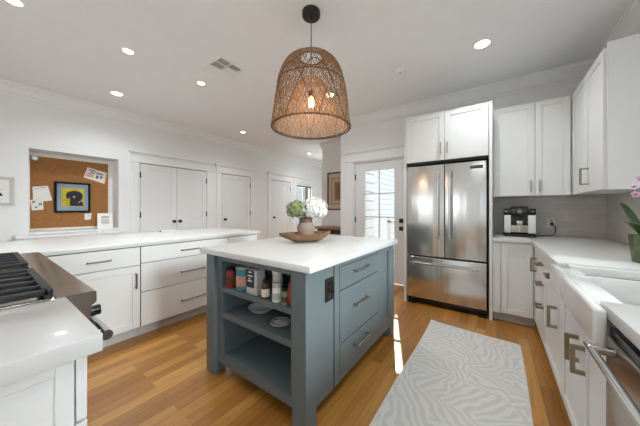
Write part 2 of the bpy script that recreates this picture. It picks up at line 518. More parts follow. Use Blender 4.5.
# hall walls
smesh(MB().box((-3.55, 5.07, 0), (-2.36, 5.17, ZC)).box((-3.55, 5.17, 0), (-3.45, YH, ZC)), 'wall_hall', 'wall')
smesh(MB().box((XL, YH, 0), (-3.45, YH + .12, ZC)), 'wall_far', 'wall')
# right wall with a window over the sink and one behind the camera
w = MB()
RW = [(.6, 2.25, 1.12, 2.5), (-2.1, -.5, .55, 2.4)]
w.box((XR_, YF - .2, 0), (XR_ + .16, RW[1][0], ZC)); w.box((XR_, RW[1][1], 0), (XR_ + .16, RW[0][0], ZC)); w.box((XR_, RW[0][1], 0), (XR_ + .16, YB, ZC))
for y0, y1, z0, z1 in RW:
    w.box((XR_, y0, 0), (XR_ + .16, y1, z0)); w.box((XR_, y0, z1), (XR_ + .16, y1, ZC))
smesh(w, 'wall_right', 'wall')
w = MB()
w.box((XL, YF - .12, 0), (-3.6, YF, ZC)); w.box((-1.2, YF - .12, 0), (XR_, YF, ZC)); w.box((-3.6, YF - .12, 0), (-1.2, YF, .9)); w.box((-3.6, YF - .12, 2.35), (-1.2, YF, ZC))
smesh(w, 'wall_front', 'wall')


def win(name, T, wd_, h, nx, nz, dark=False):
    r = struct(name, T @ Vector((0, 0, 0)))
    m = MB(); f = .05
    m.box((0, -.05, 0), (wd_, .0, f), 0, T); m.box((0, -.05, h - f), (wd_, 0, h), 0, T)
    m.box((0, -.05, f), (f, 0, h - f), 0, T); m.box((wd_ - f, -.05, f), (wd_, 0, h - f), 0, T)
    for i in range(1, nx): m.box((wd_ * i / nx - .012, -.04, f), (wd_ * i / nx + .012, -.01, h - f), 0, T)
    for i in range(1, nz): m.box((f, -.04, h * i / nz - .012), (wd_ - f, -.01, h * i / nz + .012), 0, T)
    m.build('frame', 'trim' if not dark else 'pewter', r)
    MB().box((f, -.03, f), (wd_ - f, -.024, h - f), 0, T).build('pane', 'glass', r)
    return r


win('window_1', FR((XL - .03, WY0, WZ0), 'Y', 'X'), WY1 - WY0, WZ1 - WZ0, 2, 1, True)
win('window_2', FR((XR_ + .1, .6, 1.12), 'Y', '-X'), 1.65, 1.38, 2, 1)
win('window_3', FR((XR_ + .1, -2.1, .55), 'Y', '-X'), 1.6, 1.85, 2, 1)
win('window_4', FR((-3.6, YF - .08, .9), 'X', 'Y'), 2.4, 1.45, 3, 1)


def sweep(mb, prof, p0, p1, n):
    """moulding profile (out, z) swept in a straight line p0..p1; n = direction into the room"""
    n = Vector(n)
    rings = []
    for p in (p0, p1):
        p = Vector(p)
        rings.append([mb.bm.verts.new(p + n * a + Vector((0, 0, z))) for a, z in prof])
    mb.skin(rings)


CROWN = [(0, 2.685), (.014, 2.685), (.016, 2.708), (.03, 2.714), (.045, 2.74), (.075, 2.782), (.095, 2.80), (.104, 2.806), (.104, 2.822), (.115, 2.826), (.115, ZC), (0, ZC)]
m = MB(); sweep(m, CROWN, (XL, YF, 0), (XL, YH, 0), (1, 0, 0)); smesh(m, 'trim_1', 'trim')
m = MB(); sweep(m, CROWN, (-2.36, YB, 0), (XR_, YB, 0), (0, -1, 0)); smesh(m, 'trim_2', 'trim')
m = MB(); sweep(m, CROWN, (XR_, YF, 0), (XR_, YB, 0), (-1, 0, 0)); smesh(m, 'trim_3', 'trim')
m = MB(); sweep(m, CROWN, (-3.55, 5.07, 0), (-2.36, 5.07, 0), (0, -1, 0)); sweep(m, CROWN, (-2.36, YB, 0), (-2.36, 5.07, 0), (-1, 0, 0)); smesh(m, 'trim_4', 'trim')
BASE = [(0, 0), (.016, 0), (.016, .12), (.008, .14), (0, .14)]
m = MB()
for a, b in ((YF, 1.5), (2.95, 3.1), (4.25, 4.53), (6.7, YH)): sweep(m, BASE, (XL, a, 0), (XL, b, 0), (1, 0, 0))
smesh(m, 'baseboard_left', 'trim')
m = MB(); sweep(m, BASE, (-3.55, 5.07, 0), (-2.36, 5.07, 0), (0, -1, 0)); smesh(m, 'baseboard_hall', 'trim')


# ------------------------------------------------------------------ doors
def casing(T, w, h, parent, cw=.135, capw=.03, header=.165, over=.0):
    """flat side casings + header board + cap, around an opening 0..w, 0..h of frame T"""
    m = MB()
    m.box((-cw, 0, 0), (-.006, .02, h), .001, T, 1); m.box((w + .006, 0, 0), (w + cw, .02, h), .001, T, 1)
    m.box((-cw, 0, h), (w + cw, .022, h + header), .001, T, 1)
    m.box((-cw - .008, 0, h + .004), (w + cw + .008, .03, h + .02), .003, T, 1)
    m.box((-cw - capw, 0, h + header), (w + cw + capw, .055, h + header + .032), .004, T, 1); m.box((-cw - .012, 0, h + header - .02), (w + cw + .012, .034, h + header), .003, T, 1)
    return m.build('casing', 'trim', parent)


def knob(T, u, z, parent):
    p = T @ Vector((u, 0, z)); n = (T.to_3x3() @ Vector((0, 1, 0)))
    m = MB(); m.cyl(p, p + n * .006, .028, seg=20); m.cyl(p + n * .006, p + n * .035, .009, seg=12)
    c = p + n * .05; ax = n.orthogonal().normalized(); ay = n.cross(ax)
    rings = []
    for k in range(1, 8):
        a = PI * k / 8; rings.append(m.ring(c - n * (.018 * math.cos(a)), .027 * math.sin(a), ax, ay, 16))
    m.skin(rings)
    return m.build('knob', 'black', parent)


def hinge(T, u, z, parent):
    m = MB(); m.box((u - .012, 0, z - .05), (u + .012, .005, z + .05), .001, T, 1); m.cyl((u, .006, z - .052), (u, .006, z + .052), .007, T=T, seg=10)
    return m.build('hinge', 'black', parent)


def panel_leaf(T, w, h, parent, knob_u, hinge_u, name='leaf'):
    lf = MB().shaker(T, w, h, .035, .095, .010, rails=((.9, .16),)).build(name, 'door', parent)
    # raised field on each panel
    knob(T, knob_u, .985, lf)
    for z in (.3, 1.12, 1.82): hinge(T, hinge_u, z, lf)
    return lf


def wdoor(name, y0, y1, leaves, h=2.03):
    T = FR((XL, y0, 0), 'Y', 'X'); r = struct(name, (XL, y0, 0))
    casing(T, y1 - y0, h + .012, r)
    MB().box((0, .0, 0), (y1 - y0, .0006, h + .012), 0, T).build('gap_shade_sheet', 'gap', r)  # dark sheet paints the shade lines around the leaves
    n = leaves; lw = (y1 - y0) / n
    for i in range(n):
        T2 = FR((XL + .015, y0 + i * lw + .003, .008), 'Y', 'X')
        if n == 2: ku, hu = (lw - .055, -.002) if i == 0 else (.05, lw - .004)
        else: ku, hu = .07, lw - .004
        panel_leaf(T2, lw - .006, h - .008, r, ku, hu)
    return r


# recess so leaves do not z-fight: leaves stand 12 mm proud of the wall plane
wdoor('door_1', 1.67, 2.885, 2)
wdoor('door_2', 3.25, 4.04, 1)
wdoor('door_3', 4.78, 5.53, 1)
# header and casing that run on over the window beside the third door
m = MB(); T = FR((XL, WY0, 0), 'Y', 'X')
m.box((-.18, 0, 2.042), (.86, .022, 2.2), .001, T, 1); m.box((-.15, 0, 2.2), (.89, .045, 2.232), .004, T, 1); m.box((.74, 0, 0), (.86, .02, 2.042), .001, T, 1); m.box((-.18, 0, 0), (-.02, .02, 2.042), .001, T, 1)
smesh(m, 'trim_5', 'trim')

# glazed back door
d = struct('door_4', (DX0, YB, 0))
T = FR((DX0, YB, 0), 'X', '-Y'); DW = DX1 - DX0
casing(T, DW, DZ, d, cw=.135, header=.165)
m = MB()   # jamb
m.box((0, -.15, 0), (.018, 0, DZ), 0, T); m.box((DW - .018, -.15, 0), (DW, 0, DZ), 0, T); m.box((.018, -.15, DZ - .018), (DW - .018, 0, DZ), 0, T)
m.build('jamb', 'trim', d)
m = MB(); lw = DW - .042; T2 = FR((DX0 + .021, YB + .03, .012), 'X', '-Y'); lh = DZ - .034
gx0, gx1, gz0, gz1 = .185, .715, .28, 1.885
m.box((0, -.044, 0), (gx0, 0, lh), .001, T2, 1); m.box((gx1, -.044, 0), (lw, 0, lh), .001, T2, 1)
m.box((gx0, -.044, 0), (gx1, 0, gz0), 0, T2); m.box((gx0, -.044, gz1), (gx1, 0, lh), 0, T2)
gw = .011
m.box(((gx0 + gx1) / 2 - gw, -.036, gz0), ((gx0 + gx1) / 2 + gw, -.004, gz1), 0, T2)
for i in range(1, 4):
    z = gz1 - (gz1 - gz0) * i / 4
    m.box((gx0, -.034, z - gw), (gx1, -.006, z + gw), 0, T2)
for a, b in (((gx0 - .014, 0, gz0 - .014), (gx0, .008, gz1 + .014)), ((gx1, 0, gz0 - .014), (gx1 + .014, .008, gz1 + .014)), ((gx0, 0, gz1), (gx1, .008, gz1 + .014)), ((gx0, 0, gz0 - .014), (gx1, .008, gz0))):
    m.box(a, b, .002, T2, 1)
leaf = m.build('leaf', 'door', d)
MB().box((gx0, -.023, gz0), (gx1, -.019, gz1), 0, T2).build('pane', 'glass', leaf)
for z in (.25, 1.03, 1.79):
    hinge(T2, .002, z, leaf)
for z in (1.03, .905):
    mm = MB(); mm.box((lw - .085, 0, z - .034), (lw - .02, .014, z + .034), .003, T2)
    if z > 1: mm.cyl((lw - .052, .014, z), (lw - .052, .03, z), .02, T=T2)
    else: mm.cyl((lw - .052, .014, z), (lw - .052, .04, z), .018, T=T2)
    mm.build('deadbolt' if z > 1 else 'door_knob', 'black', leaf)

# outside: deck, railing and the neighbour's lap siding
smesh(MB().box((-2.2, YB + .16, -.14), (2.4, 6.6, -.04)), 'terrace', 'deck')
m = MB(); rail = thing('deck_railing', (-1.5, 5.9, -.04), 'white picket railing of the deck seen through the glazed door', 'railing')
T = FR((-2.18, 5.9, -.04), 'X', '-Y')
m.box((0, -.03, .94), (4.2, .06, .99), .004, T); m.box((0, -.01, .1), (4.2, .03, .15), .002, T); m.build('top_rail', 'deckrail', rail)
m = MB()
for i in range(32):
    m.box((.06 + i * .13, -.01, .15), (.1 + i * .13, .03, .94), 0, T)
m.build('baluster_grille', 'deckrail', rail)
for x in (.02, 2.1, 4.1): MB().box((x, -.03, 0), (x + .09, .06, 1.06), .003, T).build('post', 'deckrail', rail)


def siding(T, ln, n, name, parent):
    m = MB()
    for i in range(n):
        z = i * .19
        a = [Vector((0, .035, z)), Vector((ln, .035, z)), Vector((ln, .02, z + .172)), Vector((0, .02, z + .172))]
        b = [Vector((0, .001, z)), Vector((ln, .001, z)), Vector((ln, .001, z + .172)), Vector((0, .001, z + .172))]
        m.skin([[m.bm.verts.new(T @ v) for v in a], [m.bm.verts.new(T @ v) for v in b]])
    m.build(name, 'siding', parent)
    MB().box((0, .0005, 0), (ln, .012, n * .19), 0, T).build('lap_shadow_backing', 'sidgap', parent)  # grey backing paints the lap shadow lines between boards


h = tag(struct('exterior_wall', (-3.43, 5.2, -.3)), 'white lap siding of the house seen through the glazed door')
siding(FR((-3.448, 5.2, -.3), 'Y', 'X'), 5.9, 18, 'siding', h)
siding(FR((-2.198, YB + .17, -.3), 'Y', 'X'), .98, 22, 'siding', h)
MB().box((-3.55, YH, -.3), (-3.449, 11.1, 3.2)).build('wall_core', 'siding', h)

h = tag(struct('exterior_wall', (-7, 8, 0)), 'blue-grey house outside the hall window')
MB().box((-7.2, 6.5, 0), (-7, 8.62, 3.6)).build('wall_core', 'extgrey', h)
MB().box((-7.15, 8.63, 0), (-6.98, 11.5, 3.6)).build('brown_wall', 'extbrown', h)

# ------------------------------------------------------------------ ceiling fittings
SPOT_W = 21


def downlight(label, loc):
    r = thing('recessed_light', loc, label, 'ceiling light', 'recessed ceiling lights')
    x, y, z = loc
    MB().lathe([(.062, -.001), (.066, -.006), (.09, -.004), (.092, 0), (.062, 0)], loc, 28).build('trim_ring', 'white', r)
    MB().lathe([(.001, -.0035), (.061, -.0035), (.061, -.0005), (.001, -.0005)], loc, 28).build('lens', 'lens', r)
    l = bpy.data.lights.new('downlight', 'SPOT'); l.energy = SPOT_W; l.spot_size = math.radians(150); l.spot_blend = 1.0; l.shadow_soft_size = .06; l.color = (.9, .955, 1.0)
    lo = bpy.data.objects.new('downlight', l); COL.objects.link(lo); lo.parent = r; lo.location = (0, 0, -.03)
    return r


dl = downlight('recessed ceiling light cut by the upper left picture corner', (-3.03, .17, ZC))
for loc, lb in (((-3.044, .90, ZC), 'recessed ceiling light, second along the row that runs past the vent'),
                ((-4.29, 1.14, ZC), 'recessed ceiling light above the pin-board niche, close to the crown moulding'),
                ((-3.06, 1.67, ZC), 'recessed ceiling light just below the air vent'),
                ((-4.30, 3.245, ZC), 'recessed ceiling light in front of the middle closet doors'),
                ((-4.41, 5.62, ZC), 'small distant recessed ceiling light over the hall end'),
                ((-.11, 2.867, ZC), 'large recessed ceiling light in front of the fridge and wall cabinets'),
                ((.3, .8, ZC), 'added recessed ceiling light over the apron sink, out of view, for fill'),  # added lamp, unseen, balances the room light
                ((-1.90, 2.904, ZC), 'recessed ceiling light seen through the woven pendant shade')):
    o = dup(dl, loc, lb)
    if loc[0] in (-3.044, -3.06, -4.30, -4.41): o.scale = (.68, .68, 1)
dl.scale = (.68, .68, 1)

v = thing('air_vent', (-2.517, 1.65, ZC), 'white square four-way air vent on the ceiling', 'vent')
m = MB(); a, b = .17, .1
m.lathe([(.242, 0), (.234, -.007), (.222, -.008), (.205, -.006), (.205, 0)], (0, 0, 0), 4, cap=False)
bmesh.ops.rotate(m.bm, verts=m.bm.verts, cent=(0, 0, 0), matrix=Matrix.Rotation(PI / 4, 3, 'Z'))
bmesh.ops.translate(m.bm, verts=m.bm.verts, vec=(-2.517, 1.65, ZC)); m.build('frame', 'white', v)
VX, VY = -2.467, 1.64
for qx in (-1, 1):
    for qy in (-1, 1):
        m = MB(); cx_, cy_ = VX + qx * .055, VY + qy * .072
        lit = qx < 0 and qy > 0
        for k in range(5):
            x = cx_ - .04 + k * .02
            if lit: m.box((x - .0085, cy_ - .062, ZC - .009), (x + .0085, cy_ + .062, ZC - .007))
            else: m.box((x - .0012, cy_ - .062, ZC - .010), (x + .0012, cy_ + .062, ZC - .004))
        m.build('louvre', 'white', v)
        MB().box((cx_ - .05, cy_ - .064, ZC - .003), (cx_ + .05, cy_ + .064, ZC - .0005)).build('duct_shade', 'gap', v)  # dark plate, painted shade behind the louvres
m = MB()
for x in (VX - .107, VX, VX + .107): m.box((x - .006, VY - .14, ZC - .011), (x + .006, VY + .14, ZC - .001))
for y in (VY - .14, VY, VY + .14): m.box((VX - .107, y - .006, ZC - .0105), (VX + .107, y + .006, ZC - .0015))
m.box((-2.66, 1.5, ZC - .006), (VX - .107, 1.79, ZC - .001))
m.build('cross_bar', 'white', v)

s = thing('smoke_detector', (-.903, 2.852, ZC), 'small round white smoke detector on the ceiling', 'smoke detector')
MB().lathe([(.05, 0), (.05, -.012), (.042, -.026), (.02, -.03)], (-.903, 2.852, ZC), 24).build('housing', 'white', s)
MB().lathe([(.012, -.0302), (.01, -.034)], (-.903, 2.852, ZC), 12).build('test_button', 'toe', s)

# pendant
PX, PY = -1.226, 1.59
pd = thing('pendant_light', (PX, PY, ZC), 'woven rattan bell pendant light hanging over the island', 'pendant light')
MB().lathe([(.073, 0), (.073, -.034), (.068, -.042), (.012, -.044), (.01, -.055)], (PX, PY, ZC), 32).build('canopy', 'black', pd)
MB().cyl((PX, PY, ZC - .07), (PX, PY, 2.17), .0035, seg=8).build('cord', 'black', pd)
SHP = [(.09, 2.462), (.12, 2.461), (.155, 2.452), (.188, 2.43), (.215, 2.398), (.236, 2.36), (.254, 2.31), (.268, 2.26), (.281, 2.17), (.294, 2.08), (.306, 1.98), (.317, 1.893)]
INP = [(.055, 2.285), (.085, 2.275), (.115, 2.245), (.14, 2.19), (.17, 2.12), (.205, 2.04), (.245, 1.965), (.30, 1.899)]


def prof_at(P, t):
    L = [0]
    for (r0, z0), (r1, z1) in zip(P, P[1:]): L.append(L[-1] + math.hypot(r1 - r0, z1 - z0))
    s = t * L[-1]
    for i in range(len(P) - 1):
        if s <= L[i + 1] + 1e-9:
            k = (s - L[i]) / (L[i + 1] - L[i]); return (P[i][0] + k * (P[i + 1][0] - P[i][0]), P[i][1] + k * (P[i + 1][1] - P[i][1]))
    return P[-1]


def weave(P, n, turn, r, steps=22, wob=.004):
    m = MB()
    for sgn in (-1, 1):
        for i in range(n):
            ph = 2 * PI * i / n + random.uniform(-.03, .03)
            pts = []
            for k in range(steps + 1):
                t = k / steps; rr, z = prof_at(P, t)
                a = ph + sgn * turn * t
                rr += sgn * .0015 + random.uniform(-wob, wob) * .4
                pts.append((PX + rr * math.cos(a), PY + rr * math.sin(a), z))
            m.tube(pts, r, 4, cap=False)
    return m


weave(SHP, 60, .95, .0027).build('outer_weave', 'rattan', pd)
weave(INP, 36, .7, .0021, 14).build('inner_weave', 'rattanc', pd)


def hoop(r, z, th, seg=56): 
    return [(PX + r * math.cos(2 * PI * i / seg), PY + r * math.sin(2 * PI * i / seg), z) for i in range(seg)]


for (r, z, th, nm, mt) in ((.317, 1.893, .0055, 'rim_hoop', 'rattand'), (.09, 2.462, .005, 'neck_hoop', 'rattand'), (.274, 2.235, .0035, 'mid_hoop', 'rattand'), (.3, 1.899, .004, 'inner_hoop', 'rattand')):
    MB().tube(hoop(r, z, th), th, 6, closed=True).build(nm, mt, pd)
m = MB()   # dark looping cane arcs over the skin
for i in range(8):
    a0 = 2 * PI * i / 8
    pts = []
    for k in range(25):
        q = k / 24; a = a0 + (q - .5) * 1.5; t = .98 - .62 * math.sin(PI * q)
        rr, z = prof_at(SHP, t); pts.append((PX + (rr + .003) * math.cos(a), PY + (rr + .003) * math.sin(a), z))
    m.tube(pts, .003, 5)
m.build('cane_lattice', 'rattand', pd)
m = MB()
for i in range(48):
    a = 2 * PI * i / 48
    m.tube([(PX + (.317 + dx) * math.cos(a), PY + (.317 + dx) * math.sin(a), 1.893 + dz) for dx, dz in ((-.008, 0), (0, .009), (.008, 0), (0, -.008))], .0025, 4, closed=True)
m.build('rim_stitching', 'rattand', pd)
MB().lathe([(.018, 2.2), (.02, 2.19), (.02, 2.15), (.014, 2.148)], (PX, PY, 0), 16).build('socket', 'black', pd)
MB().lathe([(.006, 2.15), (.014, 2.14), (.022, 2.11), (.024, 2.09), (.018, 2.068), (.004, 2.06)], (PX, PY, 0), 16).build('bulb', 'bulb', pd)
pl = bpy.data.lights.new('pendant_glow', 'POINT'); pl.energy = 2; pl.color = (1, .8, .58); pl.shadow_soft_size = .03
plo = bpy.data.objects.new('pendant_glow', pl); COL.objects.link(plo); plo.parent = pd; plo.location = (0, 0, 2.02 - ZC)

# ------------------------------------------------------------------ fridge and the cabinet over it
FX0, FX1, FY = -.966, -.066, 3.335
fr = thing('refrigerator', ((FX0 + FX1) / 2, 3.6, 0), 'stainless french-door refrigerator with a bottom freezer drawer', 'refrigerator')
MB().box((FX0 + .004, FY + .075, .08), (FX1 - .004, YB - .02, 1.79), .002).build('body', 'black', fr)
MB().box((FX0 + .01, FY + .02, .02), (FX1 - .01, FY + .2, .075), .004).box((FX0 + .02, FY + .0, .0), (FX0 + .1, FY + .1, .03), .002).box((FX1 - .1, FY, 0), (FX1 - .02, FY + .1, .03), .002).build('kick_grille', 'blackp', fr)
xm = -.513
for x0, x1, hx, sg in ((FX0 + .004, xm - .003, xm - .066, -1), (xm + .003, FX1 - .02, xm + .062, 1)):
    dr = MB().box((x0, FY, .635), (x1, FY + .07, 1.785), .006, seg=3).build('door', 'steel', fr)
    m = MB(); yy = FY - .055
    m.cyl((hx, yy, .86), (hx, yy, 1.71), .0125, seg=16)
    for z in (.9, 1.67): m.cyl((hx, FY, z), (hx, yy, z), .012, seg=12); m.lathe([(.016, -.02), (.018, -.012), (.018, .012), (.016, .02)], (hx, yy, z), 16)
    m.build('handle', 'chrome', dr)
dr = MB().box((FX0 + .004, FY, .085), (FX1 - .02, FY + .07, .615), .006, seg=3).build('freezer_drawer', 'steel', fr)
m = MB(); yy = FY - .055
m.cyl((FX0 + .07, yy, .545), (FX1 - .09, yy, .545), .0125, seg=16)
for x in (FX0 + .1, FX1 - .12): m.cyl((x, FY, .545), (x, yy, .545), .012, seg=12)
m.build('handle', 'chrome', dr)
bdg = MB().box((-.245, FY - .004, 1.70), (-.118, FY - .0005, 1.735), .0015).build('badge', 'black', fr, label='small dark maker badge')
m = MB()
for i in range(6):
    x = -.236 + i * .0195
    m.box((x, FY - .0055, 1.708), (x + .004, FY - .0042, 1.727)); m.box((x, FY - .0055, 1.708 if i % 2 else 1.723), (x + .012, FY - .0042, 1.712 if i % 2 else 1.727))
m.build('badge_lettering', 'chrome', bdg)
MB().box((FX0 + .01, FY + .03, 1.7905), (FX0 + .07, FY + .1, 1.80), .002).build('hinge_cover', 'black', fr)

fc = thing('fridge_cabinet', ((FX0 + FX1) / 2, 3.6, 1.8), 'white two-door cabinet bridging over the refrigerator with tall side panels', 'cabinet')
m = MB(); CY = 3.32
m.box((-.966, CY, 1.84), (-.066, YB - .002, 2.415), .001, seg=1); m.build('body', 'cab', fc)
m = MB(); m.box((-.062, CY - .012, 0), (-.032, YB - .002, 2.425), .001, seg=1); m.build('side_panel', 'cab', fc)
m = MB(); m.box((-.998, CY + .012, 0), (-.97, YB - .002, 2.415), .001, seg=1); m.build('side_panel', 'cab', fc)
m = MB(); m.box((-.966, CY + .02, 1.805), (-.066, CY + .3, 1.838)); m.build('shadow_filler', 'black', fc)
for x0, x1, hu in ((-.955, -.511, .407), (-.506, -.070, .032)):
    T = FR((x0, CY - .02, 1.832), 'X', '-Y')
    dr = MB().shaker(T, x1 - x0, .585, .019, .058).build('door', 'cab', fc)
    bar_pull(T, hu, .14, .13, True, .03, .011, .009, dr, 'nickel')

# ------------------------------------------------------------------ wall cabinets
UZ0, UZ1, UY = 1.38, 2.425, 3.63
uc = thing('wall_cabinet', (.31, 3.8, UZ0), 'white two-door wall cabinet above the coffee machine', 'cabinet')
MB().box((-.03, UY, UZ0), (.66, YB - .002, UZ1), .001, seg=1).build('body', 'cab', uc)
for x0, x1, hu in ((-.026, .35, .34), (.354, .634, .036)):
    T = FR((x0, UY - .02, UZ0 + .003), 'X', '-Y')
    dr = MB().shaker(T, x1 - x0, UZ1 - UZ0 - .008, .019, .058).build('door', 'cab', uc)
    bar_pull(T, hu, .105, .13, True, .03, .011, .009, dr, 'nickel')
rc = thing('wall_cabinet', (.8, 3.1, UZ0), 'white wall cabinet on the window-side wall, its blank end panel facing the orchid', 'cabinet')
UX = .665
MB().box((UX, 2.66, UZ0), (XR_ - .002, UY - .024, UZ1), .001, seg=1).build('body', 'cab', rc)
MB().box((UX - .012, 2.644, UZ0 - .006), (XR_ - .002, 2.658, UZ1 + .012), .001, seg=1).build('end_panel', 'cab', rc)
T = FR((UX - .02, 3.60, UZ0 + .003), '-Y', '-X')
MB().shaker(T, .435, UZ1 - UZ0 - .008, .019, .05).build('door', 'cab', rc)
T = FR((UX - .02, 3.16, UZ0 + .003), '-Y', '-X')
dr = MB().shaker(T, .46, UZ1 - UZ0 - .008, .019, .058).build('door', 'cab', rc)
bar_pull(T, .11, .13, .145, True, .05, .014, .012, dr, 'bronze')

# backsplash
smesh(MB().box((-.03, YB - .012, .9), (XR_, YB, UZ0 + .02)), 'wall_back_tile', 'tile')
smesh(MB().box((XR_ - .012, 2.26, .9), (XR_, YB - .012, UZ0 + .02)).box((XR_ - .012, .5, .9), (XR_, 2.26, 1.1)), 'wall_right_tile', 'tile')

# ------------------------------------------------------------------ base cabinets on the sink side
CT0, CT1 = .875, .915
BX = .34        # carcass face
DXF = .32       # door face


def fbox(m, T, w, h, t=.02, bev=.0015): return m.box((0, -t, 0), (w, 0, h), bev, T, 1)


cb = thing('base_cabinet', (.15, 3.6, 0), 'white single-door base cabinet under the coffee machine, beside the refrigerator', 'cabinet')
MB().box((-.03, 3.345, .1), (.335, YB - .002, CT0 - .001)).build('body', 'cab', cb)
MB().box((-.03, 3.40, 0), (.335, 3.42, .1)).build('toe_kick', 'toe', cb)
MB().box((-.03, 3.325, .1), (.040, 3.345, CT0 - .004), .001, seg=1).build('filler_strip', 'cab', cb)
T = FR((.044, 3.325, .105), 'X', '-Y')
MB().shaker(T, .268, .762, .02, .055).build('door', 'cab', cb)


def right_unit(name, label, y0, y1, fronts, handles):
    """fronts: (z0, z1, 'd'|'s', kind); unit along the sink wall facing -X between y0<y1"""
    r = thing(name, (.6, (y0 + y1) / 2, 0), label, 'cabinet')
    MB().box((BX, y0 + .0005, .1), (XR_ - .002, y1 - .0005, .66 if name == 'sink_cabinet' else CT0 - .001)).build('body', 'cab', r)
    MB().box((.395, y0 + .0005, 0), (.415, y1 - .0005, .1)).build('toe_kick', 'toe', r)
    for (a, b, z0, z1, kind, hd) in fronts:
        T = FR((DXF, b - .003, z0), '-Y', '-X'); w_ = b - a - .006
        if kind == 'door': o = MB().shaker(T, w_, z1 - z0, .02, .055).build('door', 'cab', r)
        else: o = fbox(MB(), T, w_, z1 - z0).build('drawer', 'cab', r)
        for (u, z, ln, vert) in hd:
            bar_pull(T, u, z - z0, ln, vert, .04, .017, .016, o, 'bronze')
    return r


right_unit('corner_filler_cabinet', 'narrow white corner cabinet with one upright pull, beside the drawer stack', 3.14, 3.34, [(3.14, 3.318, .105, .868, 'door', [(.15, .69, .135, True)])], None)
right_unit('drawer_cabinet', 'white three-drawer base cabinet in the corner of the sink run', 2.72, 3.138,
           [(2.72, 3.138, .705, .868, 'drawer', [(.345, .765, .11, False)]), (2.72, 3.138, .41, .70, 'drawer', [(.345, .60, .11, False)]), (2.72, 3.138, .105, .405, 'drawer', [(.345, .41, .11, False)])], None)
right_unit('pull_out_cabinet', 'white base cabinet with a drawer over a tall-handled door, next to the sink', 2.05, 2.718,
           [(2.05, 2.718, .705, .868, 'drawer', [(.43, .775, .12, False)]), (2.05, 2.718, .105, .70, 'door', [(.53, .53, .14, True)])], None)
sb = right_unit('sink_cabinet', 'white double-door sink base cabinet below the apron sink', 1.188, 2.048,
                [(1.615, 2.048, .105, .755, 'door', [(.37, .565, .125, True)]), (1.188, 1.613, .105, .755, 'door', [(.045, .56, .125, True)])], None)

# worktop on the sink side: L shape around the sink
m = MB()
SY0, SY1, SX0, SX1 = 1.27, 1.935, .262, .76
CF = .296
m.box((-.03, 3.30, CT0), (CF, YB - .013, CT1), .003)
m.box((CF, 2.02, CT0), (XR_ - .013, YB - .013, CT1), .003)
m.box((CF + .04, SY1, CT0), (XR_ - .013, 2.0205, CT1), .003)
m.box((SX1, SY0, CT0), (XR_ - .013, SY1, CT1), .002)
m.box((CF, .45, CT0), (XR_ - .013, SY0, CT1), .003)
tag(m.build('sink_worktop', 'quartz'), 'white quartz worktop running around the corner and the apron sink', 'worktop')

# apron sink
sk = thing('apron_sink', (.5, 1.6, .77), 'white fireclay apron-front farmhouse sink', 'sink')
m = MB(); t = bmesh.new()
AY0, AY1, AZ0, AZ1 = 1.19, 2.012, .778, .906
m.box((SX0, AY0, AZ0), (.2955, AY1, AZ1), .011, seg=4)
m.box((.29, SY0 + .006, .80), (.366, SY1 - .006, .902), .004)
m.build('apron', 'porc', sk)
m = MB()
m.box((.342, SY0 - .0, .68), (.366, SY1 + .0, .87), .004); m.box((.72, SY0 - .03, .67), (.79, SY1 + .03, .872), .004)
m.box((.343, SY0 - .03, .67), (.725, SY0 + .012, .872), .004); m.box((.343, SY1 - .012, .67), (.725, SY1 + .03, .872), .004)
m.box((.343, SY0, .662), (.73, SY1, .685), .003)
m.build('basin', 'porc', sk)
MB().lathe([(.045, .6852), (.045, .688), (.02, .689)], (.55, 1.6, 0), 20).build('drain', 'chrome', sk)

# dishwasher
dw = thing('dishwasher', (.6, .87, 0), 'stainless dishwasher with a tubular handle beside the sink', 'dishwasher')
MB().box((.335, .575, .1), (XR_ - .05, 1.183, .868)).build('body', 'black', dw)
dd = MB().box((.288, .58, .105), (.333, 1.183, .832), .004).build('door', 'steelh', dw)
MB().box((.296, .585, .8335), (.333, 1.18, .858), .002).build('control_strip', 'blackp', dd)
m = MB(); hx = .238
m.cyl((hx, .6, .806), (hx, 1.135, .806), .0105, seg=18)
for y in (.64, 1.1): m.box((hx - .008, y - .012, .797), (.288, y + .012, .819), .003)
m.build('handle', 'chrome', dd)
MB().box((.40, .58, 0), (.42, 1.183, .1)).build('toe_kick', 'steelh', dw)
# the next base unit, close to the camera
right_unit('end_cabinet', 'white base cabinet past the dishwasher', .0, .57, [(.0, .57, .105, .868, 'door', [])], None)

# ------------------------------------------------------------------ island
IZ0, IZ1 = .89, .93
IX0, IX1, IY0, IY1 = -1.81, -.83, 1.03, 2.43
il = thing('kitchen_island', (-1.32, 1.73, 0), 'blue-grey kitchen island with open shelves on one end and drawers along its side', 'kitchen island')
LG = .1
for x0 in (IX0, IX1 - LG):
    for y0 in (IY0, IY1 - LG):
        MB().box((x0, y0, 0), (x0 + LG, y0 + LG, IZ0 - .0005), .002, seg=1).build('leg', 'blue', il)
